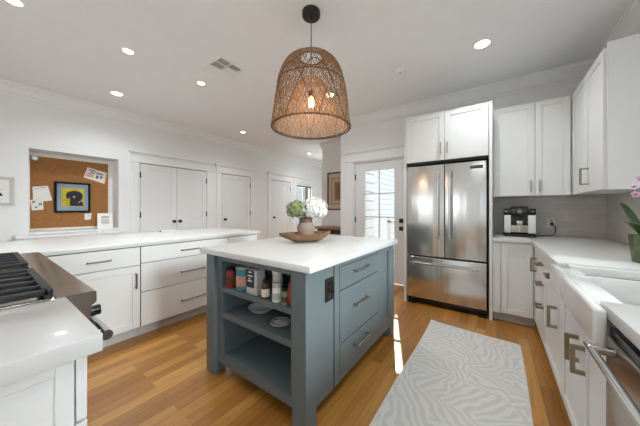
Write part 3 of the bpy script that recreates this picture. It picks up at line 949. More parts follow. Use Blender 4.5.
# face frame of the open end
fy0, fy1 = 1.06, 1.085
xa, xb = IX0 + LG, IX1 - LG
m = MB()
m.box((xa, fy0, .852), (xb, fy1, IZ0 - .001)); m.box((xa, fy0, .087), (-1.655, fy1, .852)); m.box((-.966, fy0, .087), (xb, fy1, .852)) if xb > -.966 else None
m.box((-1.655, fy0, .087), (xb if xb < -.966 else -.966, fy1, .146))
m.build('face_frame', 'blue', il)
MB().box((-1.655, 1.52, .087), (-.94, 1.54, IZ0 - .001)).build('back_panel', 'blue', il)
MB().box((-1.69, 1.085, .087), (-1.66, 1.52, IZ0 - .001)).build('side_panel', 'blue', il)
MB().box((-.93, 1.13, .087), (-.90, 1.52, IZ0 - .001)).build('side_panel', 'blue', il)
for z0, z1 in ((.619, .654), (.426, .466), (.12, .1465)):
    MB().box((-1.654, 1.064 if z0 > .2 else 1.086, z0), (-.932, 1.519, z1), .0015, seg=1).build('shelf', 'blue', il)
# carcass behind and the drawer side
MB().box((-1.70, 1.545, .1), (-.86, 2.40, IZ0 - .001)).build('carcass', 'blue', il)
MB().box((-1.62, 1.55, 0), (-.93, 2.38, .0995)).build('toe_kick', 'blue', il)
XF = -.83
m = MB()
m.box((-.86, 1.13, .1), (XF - .004, 1.312, IZ0 - .001), .001, seg=1)
m.build('side_panel', 'blue', il)
m = MB(); m.box((-.86, 1.326, .1), (XF - .004, 1.386, IZ0 - .001), .001, seg=1); m.build('stile', 'blue', il)
MB().box((-.87, 1.30, .1), (-.852, 1.335, IZ0 - .001)).build('groove_shade', 'gap', il)  # dark strip paints the shade inside the joint
m = MB(); m.box((-.86, 2.026, .1), (XF - .004, 2.175, IZ0 - .001), .001, seg=1); m.box((-.86, 2.175, .84), (XF - .004, 2.33, IZ0 - .001), 0); m.box((-.86, 2.175, .1), (XF - .004, 2.33, .2), 0)
m.box((-.86, 2.29, .2), (XF - .004, 2.33, .84), 0); m.build('stile', 'blue', il)
MB().box((-.87, 2.175, .2), (XF - .018, 2.29, .84)).build('inset_panel', 'blue', il)
MB().box((-.86, 1.386, .855), (XF - .004, 2.026, IZ0 - .001), 0).build('top_rail', 'blue', il)
MB().box((-.872, 1.386, .1), (-.858, 2.026, .855)).build('drawer_gap_shade', 'gap', il)  # dark sheet paints the shade between the drawers
for z0, z1, zh in ((.698, .850, .795), (.345, .690, .552), (.105, .337, .262)):
    T = FR((XF - .002, 1.391, z0), 'Y', 'X')
    o = fbox(MB(), T, .63, z1 - z0, .022).build('drawer', 'blue', il)
    bar_pull(T, .29, zh - z0, .215, False, .034, .013, .013, o, 'nickel')
ot = thing('outlet', (XF, 1.265, .74), 'black power outlet on the blue-grey island side', 'outlet')
T = FR((XF - .0035, 1.216, .672), 'Y', 'X')
MB().box((0, 0, 0), (.094, .006, .14), .002, T).build('plate', 'black', ot)
m = MB()
for z in (.04, .1): m.box((.03, .006, z - .018), (.064, .0075, z + .018), .003, T)
m.build('socket', 'blackp', ot)
tag(MB().box((-1.90, 1.022, IZ0), (-.797, 2.445, IZ1), .004, seg=2).build('island_worktop', 'quartz'), 'white quartz slab on top of the blue-grey island', 'worktop')

# things on the island's upper shelf (z = .654)
SZ = .655


def jar(name, label, x, y, r, h, body, lid, cat='jar', label_band=None, lidh=.02, neck=.8, z=SZ):
    t = thing(name, (x, y, z), label, cat)
    MB().lathe([(r * .9, 0), (r, .004), (r, h - .02), (r * .96, h - .01), (r * neck, h)], (x, y, z), 24).build('body', body, t)
    MB().lathe([(r * (neck + .06), h), (r * (neck + .1), h + .003), (r * (neck + .1), h + lidh - .002), (r * neck, h + lidh)], (x, y, z), 24).build('lid', lid, t)
    if label_band:
        z0, z1, mt = label_band
        MB().lathe([(r + .0008, h * z0), (r + .0012, h * z0 + .001), (r + .0012, h * z1 - .001), (r + .0008, h * z1)], (x, y, z), 24, cap=False).build('paper_label', mt, t)
    return t


jar('spice_jar', 'dark red spice jar at the shelf end nearest the peninsula', -1.60, 1.10, .033, .125, 'red', 'black', label_band=(.25, .7, 'spice'))
jar('spice_jar', 'dark brown jar with a red label behind the blue canister', -1.575, 1.19, .032, .135, 'spice', 'black', label_band=(.2, .6, 'red'))
t = jar('oat_canister', 'blue and peach cardboard canister on the upper island shelf', -1.492, 1.128, .050, .15, 'teal', 'lgrey', 'canister', (.2, .68, 'peach'), .012, .97)
t = thing('carton', (-1.34, 1.12, SZ), 'navy and white carton on the upper island shelf', 'carton')
T = FR((-1.405, 1.085, SZ), 'X', '-Y')
m = MB(); m.box((0, -.075, 0), (.11, 0, .165), .003, T, 1); m.build('body', 'lgrey', t)
MB().box((.003, 0, .045), (.085, .0012, .163), 0, T).build('navy_panel', 'navy', t)
m = MB()
for z, a, b in ((.145, .03, .06), (.12, .02, .07), (.1, .03, .05), (.085, .02, .065)): m.box((a, .0013, z), (b, .002, z + .008), 0, T)
m.build('white_lettering', 'white', t)
jar('syrup_bottle', 'amber bottle with a cream label, in front of the navy carton', -1.216, 1.093, .026, .10, 'amber', 'black', 'bottle', (.15, .65, 'paperw'), .022, .6)
jar('shaker_bottle', 'tall greige bottle with a white cap on the upper island shelf', -1.18, 1.165, .034, .15, 'greige', 'white', 'bottle', None, .035, .95)
jar('salt_shaker', 'small clear-white shaker with a silver top, in front of the tall greige bottle', -1.118, 1.10, .031, .09, 'white', 'toe', 'shaker', (.2, .65, 'lgrey'), .025, .85)
jar('spice_jar', 'green herb jar with a black lid beside the white shaker', -1.05, 1.10, .024, .08, 'greenink', 'black', label_band=(.2, .6, 'spice'))
jar('spice_jar', 'red-labelled jar against the post at the drawer end of the shelf', -1.0, 1.11, .027, .115, 'spice', 'red', label_band=(.3, .9, 'red'))
jar('spice_jar', 'black-capped jar at the back between the tall bottle and the post', -1.06, 1.19, .03, .13, 'amber', 'black', label_band=(.3, .7, 'navy'))
# dishes on the lower shelf
b = thing('dish', (-1.425, 1.235, .467), 'white shell-shaped dish on the middle island shelf', 'dish')
m = MB(); seg = 40
rings = []
for r, z in ((.03, .002), (.05, .006), (.075, .022), (.09, .04), (.094, .042), (.088, .036), (.07, .02), (.045, .010), (.004, .009)):
    ring = []
    for i in range(seg):
        a = 2 * PI * i / seg
        k = 1 + (.28 * math.exp(-((a - PI * .25) / .35) ** 2) - .2 * math.exp(-((a - PI * .52) / .2) ** 2)) * min(1, r / .07)
        ring.append(m.bm.verts.new((-1.425 + r * k * math.cos(a), 1.235 + r * k * math.sin(a), .4665 + z)))
    rings.append(ring)
m.skin(rings); m.build('shell', 'white', b, smooth=60)
b = thing('trivet', (-1.175, 1.185, .467), 'black and white woven plate on the middle island shelf', 'plate')
qx, qy = -1.175, 1.185
MB().lathe([(.04, .001), (.064, .007), (.067, .011), (.062, .012), (.04, .006), (.002, .005)], (qx, qy, .466), 32).build('plate', 'black', b)
m = MB()
for i in range(7):
    o = -.045 + i * .015; hl = math.sqrt(.06 ** 2 - o * o)
    m.tube([(qx + o + .008 * math.sin(3 * t_), qy + hl * t_, .4745 + .004 * max(0, math.hypot(o, hl * t_) / .06 - .6)) for t_ in (-.95, -.6, -.3, 0, .3, .6, .95)], .0026, 5)
m.build('white_stripe', 'white', b)
MB().tube([(qx + .064 * math.cos(2 * PI * i / 32), qy + .064 * math.sin(2 * PI * i / 32), .478) for i in range(32)], .0026, 5, closed=True).build('white_rim', 'white', b)

# dough bowl, vase and hydrangeas on the island
bc = Vector((-1.442, 1.792, IZ1)); bd = Vector((.22, .469, 0)).normalized(); bp = Vector((-bd.y, bd.x, 0))
bw = thing('dough_bowl', bc, 'carved wooden dough bowl with pointed ends on the island', 'bowl')
m = MB(); N = 24; outer, inner = [], []
for k in range(N + 1):
    s_ = -1 + 2 * k / N; wdt = .15 * max(.05, (1 - abs(s_) ** 2.0)) ** .75
    L_ = .258; zb = .001 + max(0, abs(s_) - .42) * .105; zt = .080 + .010 * abs(s_) ** 2
    c = bc + bd * (s_ * L_)
    row = []
    for q in range(9):
        a = PI * q / 8
        row.append(c + bp * (wdt * math.cos(a)) + Vector((0, 0, zt - (zt - zb) * math.sin(a) ** .8)))
    inn = []
    wi = max(.004, wdt - .014); zb2 = zb + .014
    for q in range(9):
        a = PI * q / 8
        inn.append(c + bp * (wi * math.cos(a)) + Vector((0, 0, zt + .001 - max(.002, (zt - zb2)) * math.sin(a) ** .8)))
    outer.append(row + inn[::-1])
rings = [[m.bm.verts.new(v) for v in r] for r in outer]
m.skin(rings); m.build('hull', 'bowlwood', bw, smooth=60)
vx, vy, vz = -1.50, 1.86, IZ1 + .024
vs = thing('vase', (vx, vy, vz), 'round clay vase with a brown neck standing in the wooden bowl', 'vase')
MB().lathe([(.05, 0), (.068, .008), (.082, .05), (.085, .09), (.08, .125), (.068, .15)], (vx, vy, vz), 32).build('belly', 'clay', vs)
MB().lathe([(.0682, .149), (.062, .165), (.058, .185), (.062, .197), (.055, .198), (.052, .185), (.052, .15)], (vx, vy, vz), 32).build('neck', 'claytop', vs, label='darker brown glazed neck')


def hydrangea(name, label, c, r, mat, stem_to, n=190, ps=.02):
    t = thing(name, stem_to, label, 'flower')
    m = MB(); c = Vector(c)
    for i in range(n):
        z = 1 - 2 * (i + .5) / n; a = i * 2.399963
        if z < -.75: continue
        q = math.sqrt(1 - z * z); d = Vector((q * math.cos(a), q * math.sin(a), z * .88))
        p = c + d * (r * random.uniform(.78, 1.08)); nn = (d.normalized() + Vector([random.uniform(-.3, .3) for _ in range(3)])).normalized()
        ax = nn.orthogonal().normalized(); ax = Matrix.Rotation(random.uniform(0, 6), 3, nn) @ ax; ay = nn.cross(ax)
        for k in range(4):
            e = ax * math.cos(PI / 2 * k) + ay * math.sin(PI / 2 * k); f = nn.cross(e)
            s = ps * random.uniform(.85, 1.15)
            pts = [p + nn * .001, p + e * s * .5 + f * s * .45 + nn * .004, p + e * s * 1.15 + nn * .001, p + e * s * .5 - f * s * .45 + nn * .004]
            vs_ = [m.bm.verts.new(v_) for v_ in pts]
            cen = m.bm.verts.new(p + e * s * .6 + nn * .006)
            for x, y in ((0, 1), (1, 2), (2, 3), (3, 0)): m.bm.faces.new((vs_[x], vs_[y], cen))
    m2 = MB(); rr = []
    for k in range(1, 10):
        a = PI * k / 10; rr.append(m2.ring(c + Vector((0, 0, -math.cos(a) * r * .7)), r * .74 * math.sin(a), Vector((1, 0, 0)), Vector((0, 1, 0)), 16))
    m.build('flower_head', mat, t, smooth=5)
    m2.skin(rr); m2.build('flower_core', 'stem' if mat == 'petalg' else 'leafpale', t)
    m = MB(); st = Vector(stem_to)
    m.tube([st, st.lerp(c, .5) + Vector((0, 0, .01)), c - Vector((0, 0, r * .4))], .004, 6); m.build('stem', 'stem', t)
    return t


camr = Vector((math.cos(YAW), math.sin(YAW), 0)); camf = Vector((-math.sin(YAW), math.cos(YAW), 0))
vc = Vector((vx, vy, 0))
hw = hydrangea('hydrangea', 'large white hydrangea bloom in the clay vase', vc + camr * .082 + Vector((0, 0, 1.235)), .125, 'petalw', (vx + .014, vy + .008, vz + .02))
hg = hydrangea('hydrangea', 'green hydrangea bloom leaning out of the clay vase', vc - camr * .085 + Vector((0, 0, 1.225)), .10, 'petalg', (vx - .016, vy - .008, vz + .02), 170, .019)
for h_, side in ((hg, -1), (hw, 1)):
    m = MB()
    for k in range(3):
        a = k * 2.1 + (0 if side < 0 else 1)
        base = Vector((vx + side * .014, vy, vz + .15)); d = Vector((math.cos(a), math.sin(a), .25)).normalized(); s = d.cross(Vector((0, 0, 1))).normalized()
        rows = []
        for q in range(6):
            t_ = q / 5; wv = .022 * math.sin(PI * min(1, t_ * .93 + .05))
            p = base + d * (.1 * t_) + Vector((0, 0, .05 * t_ - .05 * t_ * t_ + .03 * t_))
            rows.append([p - s * wv, p + Vector((0, 0, .004)), p + s * wv])
        vv = [[m.bm.verts.new(p) for p in r_] for r_ in rows]
        for a_, b_ in zip(vv, vv[1:]):
            for i in (0, 1): m.bm.faces.new((a_[i], a_[i + 1], b_[i + 1], b_[i]))
    m.build('leaves', 'leaf', h_)

# ------------------------------------------------------------------ peninsula (left run)
PXF = -2.77
pc0 = -3.40


def pen_unit(name, label, y0, y1, fronts):
    r = thing(name, (-3.1, (y0 + y1) / 2, 0), label, 'cabinet')
    MB().box((pc0, y0 + .0005, .1), (PXF - .021, y1 - .0005, CT0 - .001)).build('body', 'cab', r)
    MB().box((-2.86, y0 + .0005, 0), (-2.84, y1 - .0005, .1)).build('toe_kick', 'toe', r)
    MB().box((PXF - .0212, y0 + .0005, .1), (PXF - .0205, y1 - .0005, CT0 - .002)).build('gap_shade_sheet', 'gap', r)  # dark sheet paints the shade between the fronts
    for z0, z1, kind, hd in fronts:
        T = FR((PXF, y0 + .003, z0), 'Y', 'X'); w_ = y1 - y0 - .006
        if kind == 'door': o = MB().shaker(T, w_, z1 - z0, .02, .06).build('door', 'cab', r)
        else: o = fbox(MB(), T, w_, z1 - z0).build('drawer', 'cab', r)
        for (u, z, ln, vert) in hd: bar_pull(T, u, z - z0, ln, vert, .03, .011, .01, o, 'pewter', round_=not vert)
    return r


pen_unit('base_cabinet', 'white base cabinet with one drawer over one door, beside the range', .30, .916,
         [(.70, .868, 'drawer', [(.31, .783, .16, False)]), (.105, .694, 'door', [(.575, .555, .14, True)])])
pen_unit('drawer_cabinet', 'wide white three-drawer cabinet in the middle of the peninsula', .918, 1.868,
         [(.712, .868, 'drawer', [(.497, .79, .265, False)]), (.434, .706, 'drawer', [(.497, .555, .265, False)]), (.105, .428, 'drawer', [(.497, .245, .265, False)])])
pen_unit('end_drawer_cabinet', 'white drawer cabinet at the end of the peninsula behind the island', 1.87, 2.33,
         [(.712, .868, 'drawer', []), (.434, .706, 'drawer', []), (.105, .428, 'drawer', [])])
tag(MB().box((-3.88, -.5, CT0), (-2.735 - .03, 2.385, CT1), .006, seg=3).build('peninsula_worktop', 'quartz'), 'long white quartz worktop of the peninsula', 'worktop')
pb = thing('back_cabinet', (-3.5, 1.2, 0), 'plain white back panel carrying the peninsula overhang', 'cabinet')
MB().box((-3.43, -.45, 0), (-3.402, 2.33, CT0 - .001)).build('back_panel', 'cab', pb)
cr = thing('corner_cabinet', (-3.1, -.1, 0), 'white blind corner cabinet behind the range', 'cabinet')
MB().box((pc0, -.45, .0), (-2.80, .298, CT0 - .001)).build('body', 'cab', cr)
pn = thing('marker_pen', (-3.70, 1.5, CT1), 'white marker pen with a dark tip lying on the peninsula worktop', 'pen')
p0 = Vector((-3.735, 1.455, CT1 + .0095)); p1 = Vector((-3.745, 1.66, CT1 + .0095))
MB().cyl(p0 + (p1 - p0) * .1, p1, .009, seg=12).build('barrel', 'white', pn)
MB().cyl(p0, p0 + (p1 - p0) * .1, .0075, r2=.009, seg=12).build('tip', 'spice', pn)

# ------------------------------------------------------------------ range
RX0, RX1 = -2.755, -1.274
rg = thing('range', (-2.0, -.1, 0), 'wide stainless gas range with black cast-iron grates', 'range')
MB().box((RX0, -.42, .1), (RX1, .16, .89)).build('body', 'steelh', rg)
MB().box((RX0 + .03, -.40, 0), (RX1 - .03, .08, .1)).build('kick_plate', 'black', rg)
MB().box((RX0, -.42, .8905), (RX1, .165, .914), .002).build('cooktop', 'steelh', rg)
m = MB()
prof = [(.1655, .917), (.268, .915), (.275, .911), (.275, .872), (.262, .862), (.252, .765), (.1655, .76)]
a = [m.bm.verts.new((RX0, y, z)) for y, z in prof]; b_ = [m.bm.verts.new((RX1, y, z)) for y, z in prof]
m.skin([a, b_]); m.build('control_panel', 'steelh', rg)
for i in range(8):
    x = RX1 - .09 - i * .18
    m = MB(); m.cyl((x, .256, .812), (x, .268, .812), .03, seg=20); m.cyl((x, .268, .812), (x, .305, .812), .023, r2=.021, seg=20); m.build('knob', 'blackp', rg)
for x0, x1 in ((-1.99, RX1 - .02), (RX0 + .02, -2.0)):
    od = MB().box((x0 + .004, .1605, .17), (x1, .205, .755), .004).build('oven_door', 'steelh', rg)
    m = MB(); yy = .31
    m.cyl((x0 + .05, yy, .722), (x1 + .008, yy, .722), .02, seg=16)
    for x in (x0 + .08, x1 - .03): m.tube([(x, .205, .722), (x, .235, .722), (x, yy, .722)], .016, 12)
    m.build('handle', 'chrome', od)
for gi, (x0, x1) in enumerate(((-1.83, -1.295), (-2.60, -2.03))):
    m = MB(); y0, y1, zt = -.38, .15, .948
    for y in (y0, y1): m.box((x0, y - .012, zt - .02), (x1, y + .012, zt), .003)
    for x in (x0, x1): m.box((x - .0, y0, zt - .02), (x + .022 if x == x0 else x - .022, y1, zt), .003)
    nb = 5
    for k in range(1, nb):
        x = x0 + (x1 - x0) * k / nb; m.box((x - .008, y0, zt - .016), (x + .008, y1, zt - .001), .003)
    m.box((x0, (y0 + y1) / 2 - .008, zt - .024), (x1, (y0 + y1) / 2 + .008, zt - .006), .002)
    for x in (x0 + .011, x1 - .011):
        for y in (y0, y1): m.box((x - .01, y - .01, .9142), (x + .01, y + .01, zt - .02))
    m.build('grate', 'iron', rg)
    for y in (-.25, .02):
        MB().lathe([(.05, .9145), (.055, .92), (.045, .932), (.02, .934)], ((x0 + x1) / 2, y, 0), 24).build('burner_cap', 'black', rg)
MB().box((RX0 + .01, -.41, .9142), (RX1 - .01, .155, .9165), .001).build('drip_tray', 'steelh', rg)

# worktop and cabinet on the near side of the range
nc = thing('base_cabinet', (-1.06, -.15, 0), 'white base cabinet with a framed end panel, nearest the lower left corner', 'cabinet')
MB().box((-1.268, -.42, .1), (-.872, .141, CT0 - .006)).build('body', 'cab', nc)
MB().box((-1.26, -.40, 0), (-.89, .08, .1)).build('toe_kick', 'toe', nc)
T = FR((-.85, -.45, .1), 'Y', 'X'); MB().shaker(T, .592, CT0 - .107, .021, .033, .008).build('end_panel', 'cab', nc)
T = FR((-.852, .166, .702), '-X', 'Y'); fbox(MB(), T, .41, .158, .021).build('drawer', 'cab', nc)
T = FR((-.852, .166, .105), '-X', 'Y'); MB().shaker(T, .41, .59, .021, .058).build('door', 'cab', nc)
tag(MB().box((-1.271, -.5, .870), (-.822, .19, CT1), .003, seg=2).build('range_worktop', 'quartz'), 'short white quartz worktop at the near side of the range', 'worktop')

# ------------------------------------------------------------------ pin-board niche
XN = XL - ND
cbd = thing('cork_board', (XN, .87, .93), 'cork pin board lining the wall niche', 'pin board')
T = FR((XN, .425, .93), 'Y', 'X'); cw_, ch_ = .905, 1.085
MB().box((.02, .001, .02), (cw_ - .02, .012, ch_ - .02), 0, T).build('cork', 'cork', cbd)
m = MB(); m.box((0, .001, 0), (cw_, .018, .02), .001, T, 1); m.box((0, .001, ch_ - .02), (cw_, .018, ch_), .001, T, 1); m.box((0, .001, .02), (.02, .018, ch_ - .02), .001, T, 1); m.box((cw_ - .02, .001, .02), (cw_, .018, ch_ - .02), .001, T, 1)
m.build('frame', 'paperw', cbd)
XP = XN + .0125
# framed dog painting
pt = thing('framed_painting', (XP, .88, 1.18), 'black framed painting of a black dog on yellow, pinned on the cork board', 'painting')
T = FR((XP, .678, 1.178), 'Y', 'X'); w_, h_ = .405, .468
m = MB(); f = .028
for a, b in (((0, 0, 0), (w_, .022, f)), ((0, 0, h_ - f), (w_, .022, h_)), ((0, 0, f), (f, .022, h_ - f)), ((w_ - f, 0, f), (w_, .022, h_ - f))): m.box(a, b, .002, T, 1)
m.build('frame', 'frameblack', pt)
MB().box((f, .002, f), (w_ - f, .01, h_ - f), 0, T).build('mat_board', 'matblue', pt)
m = MB(); a0, a1, c0, c1 = .085, w_ - .08, .1, h_ - .095
for a, b in (((a0 - .008, .0101, c0 - .008), (a1 + .008, .013, c0)), ((a0 - .008, .0101, c1), (a1 + .008, .013, c1 + .008)), ((a0 - .008, .0101, c0), (a0, .013, c1)), ((a1, .0101, c0), (a1 + .008, .013, c1))): m.box(a, b, 0, T)
m.build('fillet', 'goldlip', pt)
pic = MB().box((a0, .0101, c0), (a1, .0115, c1), 0, T).build('canvas', 'yellow', pt)
Td = T @ Matrix.Translation((0, .0116, 0))
dog = [(.172, .10), (.165, .15), (.17, .2), (.163, .235), (.153, .212), (.14, .208), (.128, .228), (.123, .268), (.138, .305), (.165, .326), (.2, .337), (.24, .337), (.275, .326), (.303, .302), (.316, .262), (.312, .222), (.298, .2), (.308, .17), (.318, .13), (.32, .1005)]
MB().ngon([(x, z + .001) for x, z in dog], Td, .0012).build('dog_figure', 'dogblack', pic)
m = MB()
m.ngon([(.2, .25), (.215, .262), (.228, .25), (.222, .225), (.208, .222)], T @ Matrix.Translation((0, .0131, 0)), .0005)
m.ngon([(.262, .16), (.3, .195), (.306, .186), (.268, .148)], T @ Matrix.Translation((0, .0131, 0)), .0005)
m.build('dog_highlights', 'tan', pic)


def note(name, label, pts, cat='paper', mat='paper', depth=.0012, marks=(), off=0.0):
    """a sheet pinned on the board: pts = (y, z) corners in world on the plane of the board"""
    Tn = FR((XP + off, 0, 0), 'Y', 'X')
    c = Vector((XP + off, sum(p[0] for p in pts) / len(pts), min(p[1] for p in pts)))
    t = thing(name, c, label, cat)
    MB().ngon(pts, Tn, depth).build('sheet', mat, t)
    groups = {}
    for (u, v_, w0, h0, mt) in marks: groups.setdefault(mt, []).append((u, v_, w0, h0))
    (ax, az), (bx, bz), _, (dx, dz) = pts[0], pts[1], pts[2], pts[3]

    def at(u, v_): return (ax + (bx - ax) * u + (dx - ax) * v_, az + (bz - az) * u + (dz - az) * v_)
    for mt, L_ in groups.items():
        m = MB()
        for (u, v_, w0, h0) in L_: m.ngon([at(u, v_), at(u + w0, v_), at(u + w0, v_ + h0), at(u, v_ + h0)], FR((XP + off + depth, 0, 0), 'Y', 'X'), .0005)
        m.build({'ink': 'blue_writing', 'inkdark': 'dark_writing', 'tan': 'tan_writing', 'pinkink': 'pink_drawing', 'greenink': 'green_drawing', 'pewter': 'grey_print'}.get(mt, 'print'), mt, t)
    m = MB(); q = at(.5, .06 if pts[0][1] > pts[3][1] else .94); m.cyl((XP + off + depth, q[0], q[1]), (XP + off + depth + .008, q[0], q[1]), .006, seg=10); m.build('pin', 'pewter', t)
    return t


note('note_sheet', 'large cream note sheet pinned beside the dog painting', [(.468, 1.55), (.618, 1.572), (.662, 1.36), (.475, 1.325)], marks=[(.1, .1, .35, .03, 'pewter'), (.55, .08, .3, .03, 'pewter'), (.12, .2, .6, .02, 'lgrey')])
note('note_sheet', 'small square print with three grey doodles, pinned below the cream sheet', [(.445, 1.36), (.565, 1.385), (.574, 1.225), (.462, 1.21)], off=.0022,
     marks=[(.12, .12, .25, .18, 'pewter'), (.6, .38, .28, .24, 'pewter'), (.25, .68, .25, .16, 'pewter')])
note('card', 'tilted pink-edged drawing card pinned high on the cork board', [(1.05, 1.91), (1.295, 1.845), (1.262, 1.655), (1.004, 1.742)], mat='paperw',
     marks=[(.1, .12, .35, .1, 'ink'), (.2, .3, .25, .12, 'greenink'), (.15, .5, .25, .2, 'pinkink'), (.5, .25, .35, .12, 'ink'), (.55, .5, .12, .3, 'ink'), (.75, .45, .1, .25, 'ink'), (.05, .75, .4, .05, 'ink')])
note('card', 'tiny folded white card pinned under the dog painting', [(1.015, 1.155), (1.1, 1.165), (1.09, 1.062), (1.017, 1.055)], marks=[(.4, .3, .4, .2, 'lgrey')])
# leaning card on the niche sill
lc = thing('greeting_card', (XL - .12, 1.22, NZ0), 'white printed card leaning in the corner of the niche sill', 'card')
T0 = Matrix.Translation((XL - .09, 1.125, NZ0 + .001)) @ Matrix.Rotation(math.radians(-10), 4, 'Z') @ Matrix.Rotation(math.radians(-14), 4, 'Y') @ Matrix(((0, 1, 0, 0), (1, 0, 0, 0), (0, 0, 1, 0), (0, 0, 0, 1)))
MB().box((0, -.004, 0), (.19, 0, .255), .001, T0, 1).build('sheet', 'paper', lc)
m = MB()
for z, a, b in ((.19, .05, .15), (.172, .045, .14), (.1, .045, .15), (.12, .05, .14)): m.box((a, 0, z), (b, .0008, z + .011), 0, T0)
m.build('grey_writing', 'pewter', lc)
m = MB()
for z, a, b in ((.145, .045, .15), (.075, .05, .145)): m.box((a, 0, z), (b, .0008, z + .012), 0, T0)
m.build('tan_writing', 'tan', lc)
sp = thing('puck_light', (XP, .49, 1.96), 'small round silver light fixed at the top corner of the cork board', 'lamp')
MB().tube([(XP + .0, .49, 1.957), (XP + .05, .485, 1.957)], [.028, .034], 20).build('housing', 'nickel', sp)
MB().cyl((XP + .0502, .485, 1.957), (XP + .053, .485, 1.957), .026, seg=20).build('lens', 'white', sp)

# white framed print to the left of the niche
wp = thing('framed_print', (XL, .1, 1.28), 'white framed small print at the picture edge, beside the niche', 'picture')
T = FR((XL + .001, -.10, 1.278), 'Y', 'X'); w_, h_ = .387, .365; f = .035
m = MB()
for a, b in (((0, 0, 0), (w_, .02, f)), ((0, 0, h_ - f), (w_, .02, h_)), ((0, 0, f), (f, .02, h_ - f)), ((w_ - f, 0, f), (w_, .02, h_ - f))): m.box(a, b, .002, T, 1)
m.build('frame', 'toe', wp)
MB().box((f, .001, f), (w_ - f, .008, h_ - f), 0, T).build('mat_board', 'paper', wp)
m = MB(); Tp = T @ Matrix.Translation((0, .0081, 0))
m.ngon([(.1, .2), (.16, .235), (.21, .24), (.26, .225), (.29, .19), (.26, .2), (.2, .205)], Tp, .001); m.build('orange_shape', 'wpine', wp)
m = MB(); m.ngon([(.1, .12), (.15, .17), (.18, .15), (.22, .18), (.25, .14), (.28, .16), (.3, .12)], Tp, .001); m.build('black_shape', 'dogblack', wp)

# sideboard under the niche
sd = thing('sideboard', (-4.85, .81, 0), 'low white sideboard with small dark knobs under the niche', 'sideboard')
MB().box((XL + .018, .30, .06), (-4.672, 1.33, .865)).build('body', 'cab', sd)
MB().box((XL + .018, .275, .8655), (-4.645, 1.35, .893), .003).build('top', 'cab', sd)
MB().box((XL + .05, .32, 0), (-4.70, 1.31, .06)).build('plinth', 'cab', sd)
for y0, y1 in ((.305, .808), (.814, 1.325)):
    o = MB().box((-4.671, y0, .66), (-4.652, y1, .862), .002).build('drawer', 'cab', sd)
    for q in (.25, .75):
        c = y0 + (y1 - y0) * q; MB().tube([(-4.652, c, .845), (-4.64, c, .845), (-4.632, c, .845)], [.006, .006, .012], 12).build('knob', 'pewter', o)
    MB().box((-4.671, y0, .07), (-4.652, y1, .655), .002).build('door', 'cab', sd)

# ------------------------------------------------------------------ hall: art and console
ar = thing('framed_art', (-3.0, 5.06, 1.2), 'dark framed art of nested tan rectangles on the hall wall', 'picture')
T = FR((-3.39, 5.069, 1.205), 'X', '-Y'); w_, h_ = .74, .915; f = .03
m = MB()
for a, b in (((0, 0, 0), (w_, .025, f)), ((0, 0, h_ - f), (w_, .025, h_)), ((0, 0, f), (f, .025, h_ - f)), ((w_ - f, 0, f), (w_, .025, h_ - f))): m.box(a, b, .002, T, 1)
m.build('frame', 'darkw', ar)
MB().box((f, .001, f), (w_ - f, .006, h_ - f), 0, T).build('mat_board', 'artbeige', ar)
y = .0062
for i, (k, mt, nm) in enumerate(((.1, 'arttan', 'tan_border'), (.14, 'artbeige', 'beige_border'), (.19, 'arttan', 'inner_tan_border'), (.23, 'artbrown', 'brown_centre'))):
    MB().box((k, y, k + .03), (w_ - k, y + .001, h_ - k - .03), 0, T).build(nm, mt, ar); y += .0012
cs = thing('console_table', (-3.1, 4.86, 0), 'brown wooden console table with dark legs under the hall art', 'table')
MB().box((-3.52, 4.70, .76), (-2.62, 5.05, .82), .006).build('top', 'wood', cs)
for x in (-3.47, -2.71):
    for yy in (4.74, 4.98): MB().box((x, yy, 0), (x + .045, yy + .045, .76), .003).build('leg', 'darkw', cs)
MB().box((-3.46, 4.75, .66), (-2.68, 5.0, .76), .003).build('apron', 'darkw', cs)
bk = thing('woven_basket', (-3.0, 4.85, .0), 'tan woven basket below the hall console table', 'basket')
MB().lathe([(.15, .002), (.17, .05), (.18, .4), (.17, .5), (.16, .5), (.17, .4), (.16, .06), (.02, .02)], (-2.98, 4.86, 0), 24).build('body', 'arttan', bk)

# ------------------------------------------------------------------ rug
m = MB()
P = [Vector((-.575, 2.894, 0)), Vector((.175, 2.855, 0)), Vector((.163, .35, 0)), Vector((-.578, .35, 0))]
nx, ny = 12, 40


def rug_pt(u, v_, z, ins=0):
    a = P[0].lerp(P[1], u); b = P[3].lerp(P[2], u); p = a.lerp(b, v_)
    p = p + Vector((.004 * math.sin(v_ * 9), .006 * math.sin(u * 5 + 1), 0))
    zz = z + .014 * math.exp(-(u * 14) ** 2 - (v_ * 30) ** 2)
    return Vector((p.x, p.y, zz))


top = [[m.bm.verts.new(rug_pt(i / nx, j / ny, .009)) for i in range(nx + 1)] for j in range(ny + 1)]
bot = [[m.bm.verts.new(rug_pt(i / nx, j / ny, .001)) for i in range(nx + 1)] for j in range(ny + 1)]
for j in range(ny):
    for i in range(nx):
        m.bm.faces.new((top[j][i], top[j][i + 1], top[j + 1][i + 1], top[j + 1][i])); m.bm.faces.new((bot[j][i], bot[j + 1][i], bot[j + 1][i + 1], bot[j][i + 1]))
rg_ = thing('runner_rug', (-.2, 1.6, 0), 'pale grey runner rug with a cream maze pattern on the oak floor', 'rug')
edge = [top[0][i].co.copy() for i in range(nx + 1)] + [top[j][nx].co.copy() for j in range(1, ny + 1)] + [top[ny][i].co.copy() for i in range(nx - 1, -1, -1)] + [top[j][0].co.copy() for j in range(ny - 1, 0, -1)]
m.build('pile', 'rug', rg_)
MB().tube([Vector((p.x, p.y, p.z - .003)) for p in edge], .006, 6, closed=True).build('binding', 'rugedge', rg_)

